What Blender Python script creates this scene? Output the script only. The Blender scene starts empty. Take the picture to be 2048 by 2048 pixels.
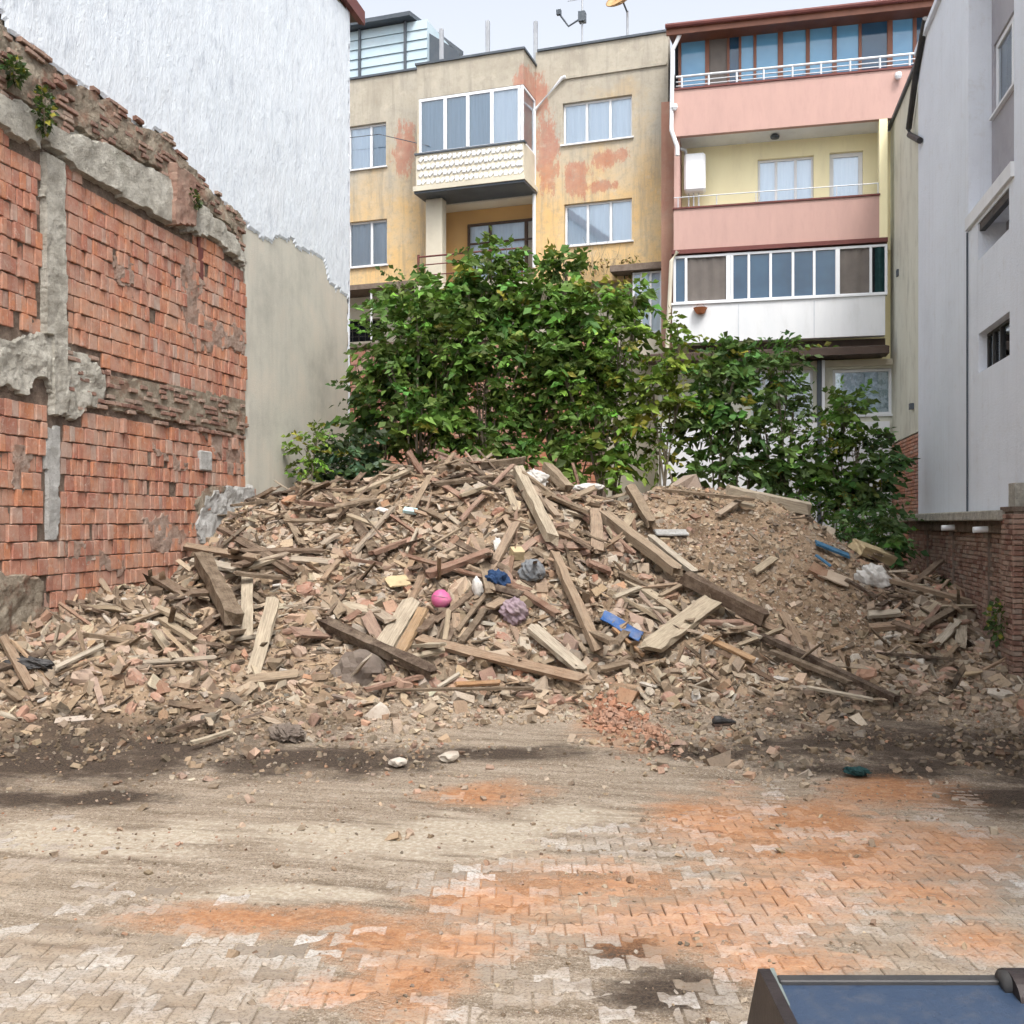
import bpy, bmesh, math, random
import numpy as np
from mathutils import Vector, Matrix
random.seed(7); rng = np.random.default_rng(7)
SC = bpy.context.scene
COL = SC.collection
# ------------------------------------------------------------------ camera, sky, sun, exposure
TH = math.radians(11.74); FPX = 2050.0; HZ = 1045.0; CH = 2.3
CS, SN = math.cos(TH), math.sin(TH)
cam_d = bpy.data.cameras.new('camera'); cam = bpy.data.objects.new('camera', cam_d); COL.objects.link(cam)
cam.location = (0, 0, CH); cam.rotation_euler = (math.pi/2, 0, TH)
cam_d.sensor_width = 36.0; cam_d.lens = 36.0*FPX/2048.0
cam_d.shift_y = (HZ-1024)/2048.0
cam_d.clip_start = 0.05; cam_d.clip_end = 2000
SC.camera = cam
SUN_EL, SUN_AZ = 58.0, 152.0      # azimuth the light comes from, clockwise from +Y
W = bpy.data.worlds.new('World'); SC.world = W; W.use_nodes = True
wn = W.node_tree.nodes; wl = W.node_tree.links
bg = wn['Background']
sky = wn.new('ShaderNodeTexSky'); sky.sky_type = 'NISHITA'; sky.sun_disc = False
sky.sun_elevation = math.radians(SUN_EL); sky.sun_rotation = math.radians(SUN_AZ)
sky.air_density = 1.0; sky.dust_density = 4.0; sky.ozone_density = 1.0
hs = wn.new('ShaderNodeHueSaturation'); hs.inputs['Saturation'].default_value = 0.30; hs.inputs['Value'].default_value = 1.0
wl.new(sky.outputs[0], hs.inputs['Color']); wl.new(hs.outputs[0], bg.inputs['Color'])
bg.inputs['Strength'].default_value = 0.15
sun_d = bpy.data.lights.new('sun', 'SUN'); sun = bpy.data.objects.new('sun', sun_d); COL.objects.link(sun)
sun_d.energy = 1.0; sun_d.angle = math.radians(14); sun_d.color = (1.0, 0.965, 0.92)
_az, _el = math.radians(SUN_AZ), math.radians(SUN_EL)
sdir = Vector((math.sin(_az)*math.cos(_el), math.cos(_az)*math.cos(_el), math.sin(_el)))
sun.rotation_euler = sdir.to_track_quat('Z', 'Y').to_euler()
SC.view_settings.view_transform = 'Standard'; SC.view_settings.look = 'None'
SC.view_settings.exposure = 1.2; SC.view_settings.gamma = 1.0
SC.view_settings.use_curve_mapping = False
SC.cycles.max_bounces = 4; SC.cycles.diffuse_bounces = 3; SC.cycles.glossy_bounces = 2
SC.cycles.transparent_max_bounces = 8; SC.cycles.use_denoising = True
SC.cycles.use_adaptive_sampling = True; SC.cycles.adaptive_threshold = 0.03; SC.cycles.adaptive_min_samples = 12

# ------------------------------------------------------------------ measuring helpers
def ray(px, py):
    a = (px-1024.0)/FPX; b = (HZ-py)/FPX
    return np.array([-SN + a*CS, CS + a*SN, b])
def at_t(px, py, t):
    return np.array([0, 0, CH]) + ray(px, py)*t
def gp(px, py):                       # point on flat ground
    r = ray(px, py); return np.array([0, 0, CH]) + r*(-CH/r[2])
def to_px(P):
    P = np.asarray(P, float); d = P-np.array([0, 0, CH])
    t = -SN*d[..., 0]+CS*d[..., 1]; a = CS*d[..., 0]+SN*d[..., 1]
    return 1024+FPX*a/t, HZ-FPX*d[..., 2]/t, t
S_ = 0.37267
def K(ox, oy):
    return lambda x, y: (ox+S_*x, oy+S_*y)
G_ = K(0, 0); A_ = K(680, 0); B_ = K(1328, 0); E_ = K(0, 680); C_ = K(1328, 600); H_ = K(480, 900); I_ = K(1100, 950); L_ = K(0, 1328); N_ = K(660, 1328); Q_ = K(1328, 1328)
class Fr:
    """A vertical plane: local x along it, local y into it, z up."""
    def __init__(s, ox, oy, rot):
        s.o = np.array([ox, oy]); s.rot = rot
        s.u = np.array([math.cos(rot), math.sin(rot)]); s.i = np.array([-math.sin(rot), math.cos(rot)])
    def uz(s, px, py, d=0.0):
        r = ray(px, py); n = (s.o+s.i*d) @ s.i
        t = n/(r[:2] @ s.i); P = np.array([0, 0, CH])+r*t
        return float((P[:2]-s.o) @ s.u), float(P[2])
    def rect(s, p0, p1, d=0.0):       # two opposite corners on the picture
        u0, z0 = s.uz(*p0, d); u1, z1 = s.uz(*p1, d)
        return min(u0, u1), max(u0, u1), min(z0, z1), max(z0, z1)
    def root(s, name, label, cat, group=None):
        o = bpy.data.objects.new(name, None); COL.objects.link(o)
        o.location = (s.o[0], s.o[1], 0); o.rotation_euler = (0, 0, s.rot); o.empty_display_size = .3
        tag(o, label, cat, group); return o
def tag(o, label=None, cat=None, group=None, kind=None):
    if label: o['label'] = label
    if cat: o['category'] = cat
    if group: o['group'] = group
    if kind: o['kind'] = kind
    return o
def empty(name, loc, label, cat, group=None, rot=0):
    o = bpy.data.objects.new(name, None); COL.objects.link(o); o.location = loc; o.rotation_euler = (0, 0, rot)
    o.empty_display_size = .2
    return tag(o, label, cat, group)

# ------------------------------------------------------------------ noise
def _h(ix, iy, seed):
    n = (ix.astype(np.int64)*374761393 + iy.astype(np.int64)*668265263 + seed*974634777) & 0x7fffffff
    n = (n ^ (n >> 13))*1274126177 & 0x7fffffff
    return ((n ^ (n >> 16)) & 0xffff)/65535.0
def vnoise(x, y, seed=0):
    x = np.asarray(x, float); y = np.asarray(y, float)
    ix = np.floor(x); iy = np.floor(y); fx = x-ix; fy = y-iy
    fx = fx*fx*(3-2*fx); fy = fy*fy*(3-2*fy)
    a = _h(ix, iy, seed); b = _h(ix+1, iy, seed); c = _h(ix, iy+1, seed); d = _h(ix+1, iy+1, seed)
    return (a*(1-fx)+b*fx)*(1-fy)+(c*(1-fx)+d*fx)*fy
def fbm(x, y, sc=1.0, oc=4, seed=0):
    s = 0; a = .5; tot = 0
    for k in range(oc):
        s = s+a*vnoise(np.asarray(x)*sc, np.asarray(y)*sc, seed+k*17); tot += a; a *= .5; sc *= 2.03
    return s/tot-.5

# ------------------------------------------------------------------ mesh helpers
def link_mesh(name, me, mat, parent=None, smooth=False):
    o = bpy.data.objects.new(name, me); COL.objects.link(o)
    if mat and not me.materials: me.materials.append(mat)
    if parent: o.parent = parent
    if smooth: me.polygons.foreach_set('use_smooth', np.ones(len(me.polygons), bool))
    return o
def np_mesh(name, V, F, col=None, smooth=False):
    V = np.asarray(V, np.float32); F = np.asarray(F, np.int32); k = F.shape[1]
    me = bpy.data.meshes.new(name); me.vertices.add(len(V)); me.vertices.foreach_set('co', V.ravel())
    me.loops.add(F.size); me.loops.foreach_set('vertex_index', F.ravel())
    me.polygons.add(len(F)); me.polygons.foreach_set('loop_start', np.arange(0, F.size, k, dtype=np.int32))
    me.polygons.foreach_set('loop_total', np.full(len(F), k, np.int32))
    me.polygons.foreach_set('use_smooth', np.full(len(F), bool(smooth)))
    if col is not None:
        ca = me.color_attributes.new('Col', 'FLOAT_COLOR', 'POINT')
        c4 = np.ones((len(V), 4), np.float32); c4[:, :3] = col; ca.data.foreach_set('color', c4.ravel())
    me.update(calc_edges=True); me.validate()
    return me
BOXF = np.array([[0, 3, 2, 1], [4, 5, 6, 7], [0, 1, 5, 4], [1, 2, 6, 5], [2, 3, 7, 6], [3, 0, 4, 7]])
class MB:
    def __init__(s): s.v = []; s.f = []
    def box(s, x0, x1, y0, y1, z0, z1):
        n = len(s.v); s.v += [(x0, y0, z0), (x1, y0, z0), (x1, y1, z0), (x0, y1, z0), (x0, y0, z1), (x1, y0, z1), (x1, y1, z1), (x0, y1, z1)]
        s.f += [tuple(int(i)+n for i in f) for f in BOXF]; return s
    def hexa(s, pts):                  # eight corners in box order
        n = len(s.v); s.v += [tuple(map(float, p)) for p in pts]; s.f += [tuple(int(i)+n for i in f) for f in BOXF]; return s
    def quad(s, *p):
        n = len(s.v); s.v += [tuple(map(float, q)) for q in p]; s.f.append(tuple(range(n, n+len(p)))); return s
    def tube(s, pts, r, k=8, r1=None):
        pts = [Vector(p) for p in pts]; n0 = len(s.v); m = len(pts)
        for i, p in enumerate(pts):
            d = (pts[min(i+1, m-1)]-pts[max(i-1, 0)]).normalized()
            a = d.orthogonal().normalized() if abs(d.z) > .9 else d.cross(Vector((0, 0, 1))).normalized()
            b = d.cross(a); rr = r if r1 is None else r+(r1-r)*i/(m-1)
            for j in range(k):
                q = p+a*rr*math.cos(2*math.pi*j/k)+b*rr*math.sin(2*math.pi*j/k); s.v.append(tuple(q))
        for i in range(m-1):
            for j in range(k):
                a0 = n0+i*k+j; a1 = n0+i*k+(j+1) % k; s.f.append((a0, a1, a1+k, a0+k))
        s.f.append(tuple(range(n0+k-1, n0-1, -1))); s.f.append(tuple(range(n0+(m-1)*k, n0+m*k))); return s
    def lathe(s, c, prof, k=16):
        n0 = len(s.v); m = len(prof)
        for r, z in prof:
            for j in range(k): s.v.append((c[0]+r*math.cos(2*math.pi*j/k), c[1]+r*math.sin(2*math.pi*j/k), c[2]+z))
        for i in range(m-1):
            for j in range(k):
                a0 = n0+i*k+j; a1 = n0+i*k+(j+1) % k; s.f.append((a0, a1, a1+k, a0+k))
        s.f.append(tuple(range(n0+k-1, n0-1, -1))); s.f.append(tuple(range(n0+(m-1)*k, n0+m*k))); return s
    def build(s, name, mat, parent=None, bevel=0, smooth=False):
        me = bpy.data.meshes.new(name); me.from_pydata(s.v, [], s.f); me.update()
        o = link_mesh(name, me, mat, parent, smooth)
        if bevel:
            b = o.modifiers.new('bevel', 'BEVEL'); b.width = bevel; b.segments = 1; b.limit_method = 'ANGLE'
        return o
def inpoly(px, py, poly):
    px = np.asarray(px, float); py = np.asarray(py, float); r = np.zeros(px.shape, bool); n = len(poly)
    for i in range(n):
        x0, y0 = poly[i]; x1, y1 = poly[(i+1) % n]
        if y0 == y1: continue
        c = ((y0 > py) != (y1 > py)) & (px < (x1-x0)*(py-y0)/(y1-y0)+x0); r ^= c
    return r

# ------------------------------------------------------------------ materials
class NT:
    def __init__(s, name):
        s.m = bpy.data.materials.new(name); s.m.use_nodes = True; s.t = s.m.node_tree; s.t.nodes.clear()
        s.out = s.n('ShaderNodeOutputMaterial'); s.b = s.n('ShaderNodeBsdfPrincipled'); s.l(s.b.outputs[0], s.out.inputs[0])
    def n(s, ty, **kw):
        x = s.t.nodes.new(ty)
        for k, v in kw.items(): setattr(x, k, v)
        return x
    def l(s, a, b): s.t.links.new(a, b)
    def setin(s, i, v):
        if hasattr(v, 'is_linked') or hasattr(v, 'links'): s.l(v, i)
        else: i.default_value = v
    def coord(s, kind='World', stretch=(1, 1, 1), rot=(0, 0, 0)):
        if kind == 'World': o = s.n('ShaderNodeNewGeometry').outputs['Position']
        else: o = s.n('ShaderNodeTexCoord').outputs['Object']
        m = s.n('ShaderNodeMapping'); s.l(o, m.inputs[0]); m.inputs['Scale'].default_value = stretch; m.inputs['Rotation'].default_value = rot
        return m.outputs[0]
    def noise(s, vec, scale, detail=4, rough=.6, dist=0):
        x = s.n('ShaderNodeTexNoise'); s.l(vec, x.inputs['Vector']); x.inputs['Scale'].default_value = scale
        x.inputs['Detail'].default_value = detail; x.inputs['Roughness'].default_value = rough; x.inputs['Distortion'].default_value = dist
        return x.outputs['Fac']
    def ramp(s, fac, stops, interp='LINEAR'):
        r = s.n('ShaderNodeValToRGB'); s.l(fac, r.inputs[0]); e = r.color_ramp.elements; r.color_ramp.interpolation = interp
        while len(e) < len(stops): e.new(.5)
        for i, (p, c) in enumerate(stops):
            e[i].position = p; e[i].color = (*c, 1) if len(c) == 3 else c
        return r.outputs[0]
    def mr(s, v, a, b, c=0.0, d=1.0):
        m = s.n('ShaderNodeMapRange'); s.setin(m.inputs[0], v)
        for i, q in enumerate((a, b, c, d)): m.inputs[i+1].default_value = q
        return m.outputs[0]
    def math(s, op, a, b=0.0):
        m = s.n('ShaderNodeMath', operation=op); s.setin(m.inputs[0], a); s.setin(m.inputs[1], b); return m.outputs[0]
    def mix(s, fac, a, b, mode='MIX'):
        m = s.n('ShaderNodeMix', data_type='RGBA', blend_type=mode)
        s.setin(m.inputs[0], fac)
        for i, c in ((6, a), (7, b)):
            if isinstance(c, (tuple, list)): m.inputs[i].default_value = (*c, 1)
            else: s.l(c, m.inputs[i])
        return m.outputs[2]
    def patch(s, vec, c, r, wob, soft=.55):      # soft-edged blotch, 1 inside
        a = s.n('ShaderNodeVectorMath', operation='SUBTRACT'); s.l(vec, a.inputs[0]); a.inputs[1].default_value = c
        b = s.n('ShaderNodeVectorMath', operation='MULTIPLY'); s.l(a.outputs[0], b.inputs[0]); b.inputs[1].default_value = [1/q for q in r]
        d = s.n('ShaderNodeVectorMath', operation='LENGTH'); s.l(b.outputs[0], d.inputs[0])
        e = s.math('ADD', d.outputs['Value'], wob)
        return s.mr(e, 1.0, 1.0-soft)
    def bump(s, h, strength=.4, dist=.02):
        b = s.n('ShaderNodeBump'); s.l(h, b.inputs['Height']); b.inputs['Strength'].default_value = strength; b.inputs['Distance'].default_value = dist
        s.l(b.outputs[0], s.b.inputs['Normal'])
    def rnd(s): return s.n('ShaderNodeObjectInfo').outputs['Random']
    def fin(s, col, rough=.85, spec=.3, metal=0):
        s.setin(s.b.inputs['Base Color'], (*col, 1) if isinstance(col, tuple) else col)
        s.setin(s.b.inputs['Roughness'], rough); s.b.inputs['Specular IOR Level'].default_value = spec; s.b.inputs['Metallic'].default_value = metal
        return s.m
def simple(name, c1, c2=None, scale=4, rough=.8, spec=.3, bump=.2, bsc=60, stretch=(1, 1, 1), kind='Object', metal=0, rand=0.0, dist=.01, dirt=None):
    t = NT(name); v = t.coord(kind, stretch); c2 = c2 or tuple(q*.75 for q in c1)
    n = t.noise(v, scale, 6, .65); c = t.ramp(n, [(.3, c1), (.7, c2)])
    if rand:
        k = t.mr(t.rnd(), 0, 1, 1-rand, 1+rand); g = t.n('ShaderNodeVectorMath', operation='SCALE'); t.l(c, g.inputs[0]); t.l(k, g.inputs['Scale']); c = g.outputs[0]
    if dirt:
        c = t.mix(t.mr(t.noise(v, dirt[1], 8, .7), .5, .75, 0, dirt[2]), c, dirt[0])
    if bump: t.bump(t.noise(v, bsc, 5, .7), bump, dist)
    return t.fin(c, rough, spec, metal)
# ------------------------------------------------------------------ frames of the big planes
LW = Fr(-8.0, 0.0, math.pi/2)                 # party wall on the left, u = Y
RW = Fr(3.75, 0.0, -math.pi/2)                # wall on the right, u = -Y
BG = Fr(-5.09, 27.0, math.radians(-7.0))      # beige block
YL = Fr(-1.25, 24.8, math.radians(-1.6))      # balcony fronts of the pink block
# ------------------------------------------------------------------ ground and heap relief
cols = {   # picture column: (row, distance) down the slope
 -250: [(1560, 9.15), (1440, 9.6), (1330, 9.9)],
 0: [(1560, 9.15), (1480, 10.2), (1400, 10.9), (1300, 11.3), (1245, 11.55)],
 150: [(1560, 9.15), (1460, 10.4), (1380, 11.2), (1290, 12.0), (1220, 12.9)],
 300: [(1555, 9.25), (1460, 10.5), (1350, 11.6), (1260, 12.6), (1195, 13.6), (1178, 14.4)],
 400: [(1550, 9.35), (1455, 10.6), (1350, 11.8), (1255, 12.8), (1170, 14.0), (1125, 15.3), (1120, 15.9)],
 500: [(1540, 9.5), (1450, 10.8), (1350, 12.0), (1250, 13.0), (1150, 14.3), (1085, 15.2), (1035, 16.5), (1015, 17.5)],
 700: [(1520, 9.9), (1450, 11.0), (1350, 12.2), (1250, 13.2), (1150, 14.3), (1050, 15.6), (1000, 16.6), (988, 17.2)],
 850: [(1500, 10.3), (1420, 11.4), (1340, 12.3), (1200, 13.5), (1050, 15.3), (960, 16.7), (945, 17.3)],
 1000: [(1480, 10.8), (1410, 11.8), (1330, 12.5), (1200, 13.6), (1050, 15.2), (965, 16.6), (945, 17.3)],
 1150: [(1480, 10.8), (1410, 11.8), (1330, 12.6), (1200, 13.8), (1060, 15.4), (1005, 16.6), (995, 17.3)],
 1235: [(1480, 10.8), (1400, 11.9), (1320, 12.9), (1190, 14.2), (1075, 15.9), (1022, 17.0), (1022, 17.7)],
 1300: [(1480, 10.8), (1400, 12.0), (1320, 13.0), (1180, 14.5), (1060, 16.2), (985, 17.6), (980, 18.0)],
 1450: [(1480, 10.8), (1400, 12.0), (1300, 13.2), (1150, 15.0), (1020, 16.9), (978, 17.8)],
 1600: [(1480, 10.8), (1400, 12.2), (1320, 13.4), (1200, 14.9), (1080, 16.4), (1030, 17.3), (1020, 17.8)],
 1700: [(1480, 10.8), (1400, 12.2), (1330, 13.4), (1240, 14.7), (1150, 16.0), (1110, 17.2)],
 1850: [(1480, 10.8), (1390, 12.4), (1310, 13.8), (1240, 15.0), (1190, 16.2)],
 2048: [(1490, 10.6), (1400, 12.0), (1345, 13.2)],
 2300: [(1490, 10.6), (1400, 11.6), (1360, 12.2)],
}
cp = []
for cx, L in cols.items():
    for (ry, t) in L: cp.append(at_t(cx, ry, t))
for X in (-9, -7, -5, -3, -1, 1, 3, 5):
    for Y in (2.5, 5.0, 7.0): cp.append(np.array([X, Y+ .12*abs(X+2)*0, 0.0]))
for X, z in ((-8.5, 2.3), (-6.5, 2.2), (-4, 2.0), (-2, 2.0), (0, 1.8), (2, 1.4), (4.5, 1.2)): cp.append(np.array([X, 19.6, z]))
for X in (-9, -6, -3, 0, 3, 5): cp.append(np.array([X, 23.5, 1.2])); cp.append(np.array([X, 27.5, 1.1]))
cp = np.array(cp)
def _phi(r): return np.where(r > 1e-9, r*r*np.log(r+1e-12), 0)
_n = len(cp); _D = np.hypot(cp[:, None, 0]-cp[None, :, 0], cp[:, None, 1]-cp[None, :, 1])
_A = np.zeros((_n+3, _n+3)); _A[:_n, :_n] = _phi(_D)+np.eye(_n)*.25; _A[:_n, _n] = 1; _A[:_n, _n+1:] = cp[:, :2]; _A[_n:, :_n] = _A[:_n, _n:].T
_w = np.linalg.solve(_A, np.r_[cp[:, 2], 0, 0, 0])
GX = np.arange(-8.1, 5.01, .05); GY = np.arange(2.4, 27.6, .05)
gx, gy = np.meshgrid(GX, GY)
zz = np.zeros(gx.shape)
for i in range(_n): zz += _w[i]*_phi(np.hypot(gx-cp[i, 0], gy-cp[i, 1]))
zz += _w[_n]+_w[_n+1]*gx+_w[_n+2]*gy
ga = CS*gx+SN*gy; gb = -SN*gx+CS*gy            # across / along the camera's heading
foot = 9.6+.9*np.clip((ga+3)/3.5, 0, 1)+.35*fbm(gx, gy, .8, 3, 5)
k = np.clip((gb-foot)/1.6, 0, 1); k = k*k*(3-2*k)
zz = np.maximum(zz, 0)*k
heap = zz.copy()
rough = np.clip(heap*2.2, 0, 1)
zz += rough*(.34*fbm(gx, gy, .9, 3, 11)+.20*fbm(gx, gy, 2.6, 3, 31)+.10*fbm(gx, gy, 7, 2, 51))
dustb = np.clip((gb-6.6)/3.0, 0, 1)
ctr = gp(1130, 1560); dr_ = np.hypot(gx-ctr[0], gy-ctr[1])
for rr_, ww_ in ((1.5, .13), (1.85, .10), (3.1, .13), (3.4, .1)):
    ring = np.exp(-((dr_-rr_-.12*fbm(gx, gy, .7, 2, 9))/ww_)**2)*np.clip((gx-ctr[0]+.3)/.8, 0, 1); zz += ring*(-.012+.012*np.sin(np.arctan2(gy-ctr[1], gx-ctr[0])*rr_*55))
zz += .016*fbm(gx, gy, 1.1, 4, 71)+.010*fbm(gx, gy, 6, 3, 91)+.0005+.014*dustb
right = np.clip((ga-1.2)/1.5, 0, 1)*np.clip((9.0-gb)/1.5, 0, 1)
left = np.clip((-ga-.2)/1.2, 0, 1)*np.clip((5.9-gb)/.5, 0, 1)
mid = np.clip(1-np.abs(ga+1.6)/1.6, 0, 1)*np.clip(1-np.abs(gb-7.2)/1.8, 0, 1)
zz += -.009*right-.010*left+.014*mid+.03*np.clip((gb-9.0)/1.0, 0, 1)*(1+fbm(gx, gy, 2, 3, 13))
ZG = zz
def bil(grid, x, y):
    x = np.asarray(x, float); y = np.asarray(y, float)
    fx = np.clip((x-GX[0])/.05, 0, len(GX)-1.001); fy = np.clip((y-GY[0])/.05, 0, len(GY)-1.001)
    ix = fx.astype(int); iy = fy.astype(int); fx = fx-ix; fy = fy-iy
    return (grid[iy, ix]*(1-fx)+grid[iy, ix+1]*fx)*(1-fy)+(grid[iy+1, ix]*(1-fx)+grid[iy+1, ix+1]*fx)*fy
def zt(x, y): return bil(ZG, x, y)
def nrm(x, y, e=.25):
    n = np.array([-(zt(x+e, y)-zt(x-e, y))/(2*e), -(zt(x, y+e)-zt(x, y-e))/(2*e), 1.0]); return n/np.linalg.norm(n)
def hit(px, py, tfall=17.3):
    r = ray(px, py); ts = np.arange(4.0, 19.0, .03); P = np.array([0, 0, CH])+ts[:, None]*r
    below = P[:, 2] < zt(P[:, 0], P[:, 1]); i = np.argmax(below)
    if not below.any(): return at_t(px, py, tfall), tfall
    return P[i], ts[i]

# ------------------------------------------------------------------ surface materials
CAMROT = (0, 0, -TH)
def gpatch(px, py, rx, ry):            # blotch on the ground: centre and half sizes seen in the picture
    P = gp(px, py); t = -SN*P[0]+CS*P[1]
    return ((CS*P[0]+SN*P[1], t, 0), (rx*t/FPX, ry*t*t/(CH*FPX), 50))
ORANGE = [gpatch(*q) for q in [(500, 1835, 340, 40), (700, 1985, 190, 55), (820, 1960, 170, 110), (1010, 1800, 240, 70), (1180, 1770, 300, 70), (1380, 1850, 360, 100), (1560, 1930, 260, 60),
          (1720, 1720, 330, 110), (1560, 1800, 220, 80), (1450, 1640, 260, 90), (1640, 1640, 260, 70), (1800, 1590, 200, 50), (1900, 1690, 220, 70), (1960, 1880, 150, 60), (980, 1590, 170, 40), (1250, 1480, 120, 40), (1180, 1420, 80, 30), (770, 1880, 160, 60), (930, 1890, 170, 60), (1850, 1790, 200, 60)]]
DARK = [gpatch(*q) for q in [(60, 1520, 640, 76), (330, 1500, 440, 56), (120, 1600, 360, 26), (620, 1530, 360, 36), (1000, 1515, 260, 22), (1400, 1515, 260, 20), (1800, 1495, 480, 60), (2020, 1520, 440, 84), (2030, 1600, 200, 50),
          (1750, 1550, 240, 24), (1330, 1970, 190, 70), (1250, 1900, 110, 50), (450, 1450, 320, 40), (1650, 1440, 300, 30)]]
LIGHT = [gpatch(*q) for q in [(180, 1680, 520, 44), (820, 1680, 420, 54), (560, 1790, 220, 22), (1120, 1640, 160, 50), (1240, 1820, 140, 50), (1880, 1780, 220, 80)]]
def dust_over(t, base, amount):
    v = t.coord('World', (1, 1, 1), CAMROT); fine = t.noise(v, 9, 4, .75); grit = t.noise(v, 55, 3, .8)
    wob = t.math('SUBTRACT', t.math('MULTIPLY', t.noise(v, 2.1, 5, .66, .3), 1.15), .62)
    vs = t.coord('World', (.7, 5.0, 1), CAMROT); streak = t.noise(vs, 1.3, 5, .65)
    def group(L, soft):
        acc = None
        for c, r in L:
            p = t.patch(v, c, r, wob, soft); acc = p if acc is None else t.math('MAXIMUM', acc, p)
        return acc
    tan = t.ramp(streak, [(.28, (.14, .10, .07)), (.43, (.25, .19, .135)), (.58, (.335, .27, .20)), (.75, (.41, .35, .275))])
    tan = t.mix(t.mr(grit, .50, .64, 0, .65), tan, (.12, .09, .062)); base = t.mix(t.mr(grit, .50, .62, 0, .65), base, (.12, .10, .08)); base = t.mix(t.mr(t.noise(v, 22, 4, .8), .50, .64, 0, .6), base, (.20, .155, .11))
    c = t.mix(amount(t, v, streak, fine), base, tan)
    gm = group(ORANGE, .9); og = t.mr(t.math('ADD', gm, t.math('ADD', t.math('MULTIPLY', t.math('SUBTRACT', grit, .5), .9), t.math('ADD', t.math('MULTIPLY', t.math('SUBTRACT', fine, .5), 1.1), t.math('MULTIPLY', t.math('SUBTRACT', streak, .5), 1.5)))), .12, 1.05); og = t.math('MULTIPLY', og, t.mr(gm, 0, .3))
    c = t.mix(t.math('MULTIPLY', og, .72), c, t.ramp(fine, [(.3, (.25, .10, .048)), (.5, (.42, .19, .082)), (.72, (.50, .31, .19))]))
    dk = t.math('MULTIPLY', group([q for q in DARK if q[0][1] < 9.3], .8), t.mr(fine, .3, .6)); c = t.mix(t.math('MULTIPLY', dk, .7), c, (.13, .10, .075))
    return c, grit, fine
DKG_ = None
def np_mask(L, soft, seed):
    w = 1.15*fbm(ga, gb, 2.1, 5, seed)-.05; acc = np.zeros(ga.shape)
    for c, r in L:
        d = np.sqrt(((ga-c[0])/r[0])**2+((gb-c[1])/r[1])**2)+w; acc = np.maximum(acc, np.clip((1-d)/soft, 0, 1))
    return acc
def m_dirt():
    t = NT('dirt'); v = t.coord('World')
    a = t.noise(v, 1.3, 5, .7); b = t.noise(v, 14, 4, .75); grit = t.noise(v, 55, 3, .8); peb = t.noise(v, 26, 2, .7)
    heapc = t.ramp(a, [(.28, (.09, .06, .04)), (.45, (.235, .163, .105)), (.6, (.37, .27, .18)), (.78, (.46, .355, .245))])
    heapc = t.mix(t.mr(b, .5, .8, 0, .6), heapc, (.10, .07, .05)); heapc = t.mix(t.mr(peb, .58, .74, 0, .6), heapc, (.52, .45, .36))
    vs = t.coord('World', (.7, 5.0, 1), CAMROT); streak = t.noise(vs, 1.3, 5, .65)
    tan = t.ramp(streak, [(.28, (.13, .098, .07)), (.43, (.26, .205, .148)), (.58, (.36, .295, .225)), (.75, (.45, .385, .305))])
    tan = t.mix(t.mr(grit, .50, .62, 0, .7), tan, (.11, .08, .056)); tan = t.mix(t.mr(peb, .56, .68, 0, .6), tan, (.52, .45, .37)); tan = t.mix(t.mr(t.noise(v, 100, 2, .7), .56, .66, 0, .55), tan, (.56, .50, .43))
    at = t.n('ShaderNodeAttribute'); at.attribute_name = 'Col'; sp = t.n('ShaderNodeSeparateColor'); t.l(at.outputs['Color'], sp.inputs[0])
    rag = lambda m, kb, kg, ks, lo, hi: t.math('MULTIPLY', t.mr(t.math('ADD', m, t.math('ADD', t.math('MULTIPLY', t.math('SUBTRACT', grit, .5), kg), t.math('ADD', t.math('MULTIPLY', t.math('SUBTRACT', b, .5), kb), t.math('MULTIPLY', t.math('SUBTRACT', streak, .5), ks)))), lo, hi), t.mr(m, 0, .25))
    c = t.mix(t.math('MULTIPLY', rag(sp.outputs[2], .8, .9, 2.2, .05, .85), .8), tan, t.ramp(peb, [(.35, (.40, .33, .245)), (.65, (.55, .49, .40))]))
    dk = rag(sp.outputs[1], 1.0, 1.1, 1.5, .10, .80); c = t.mix(t.math('MULTIPLY', dk, .95), c, t.ramp(grit, [(.4, (.03, .023, .019)), (.7, (.13, .095, .07))]))
    og = t.mr(t.math('ADD', sp.outputs[0], t.math('ADD', t.math('MULTIPLY', t.math('SUBTRACT', grit, .5), .9), t.math('ADD', t.math('MULTIPLY', t.math('SUBTRACT', b, .5), 1.1), t.math('MULTIPLY', t.math('SUBTRACT', streak, .5), 1.5)))), .12, 1.05); og = t.math('MULTIPLY', og, t.mr(sp.outputs[0], 0, .3)); c = t.mix(t.math('MULTIPLY', og, .85), c, t.ramp(b, [(.3, (.25, .10, .048)), (.5, (.42, .19, .082)), (.72, (.50, .31, .19))]))
    g = t.n('ShaderNodeNewGeometry'); sx = t.n('ShaderNodeSeparateXYZ'); t.l(g.outputs['Position'], sx.inputs[0])
    c = t.mix(t.mr(t.math('ADD', sx.outputs['Z'], t.mr(a, .3, .7, -.12, .12)), .10, .38), c, heapc)
    t.bump(t.math('ADD', t.math('MULTIPLY', grit, .6), b), .8, .05)
    return t.fin(c, .95, .12)
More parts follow.
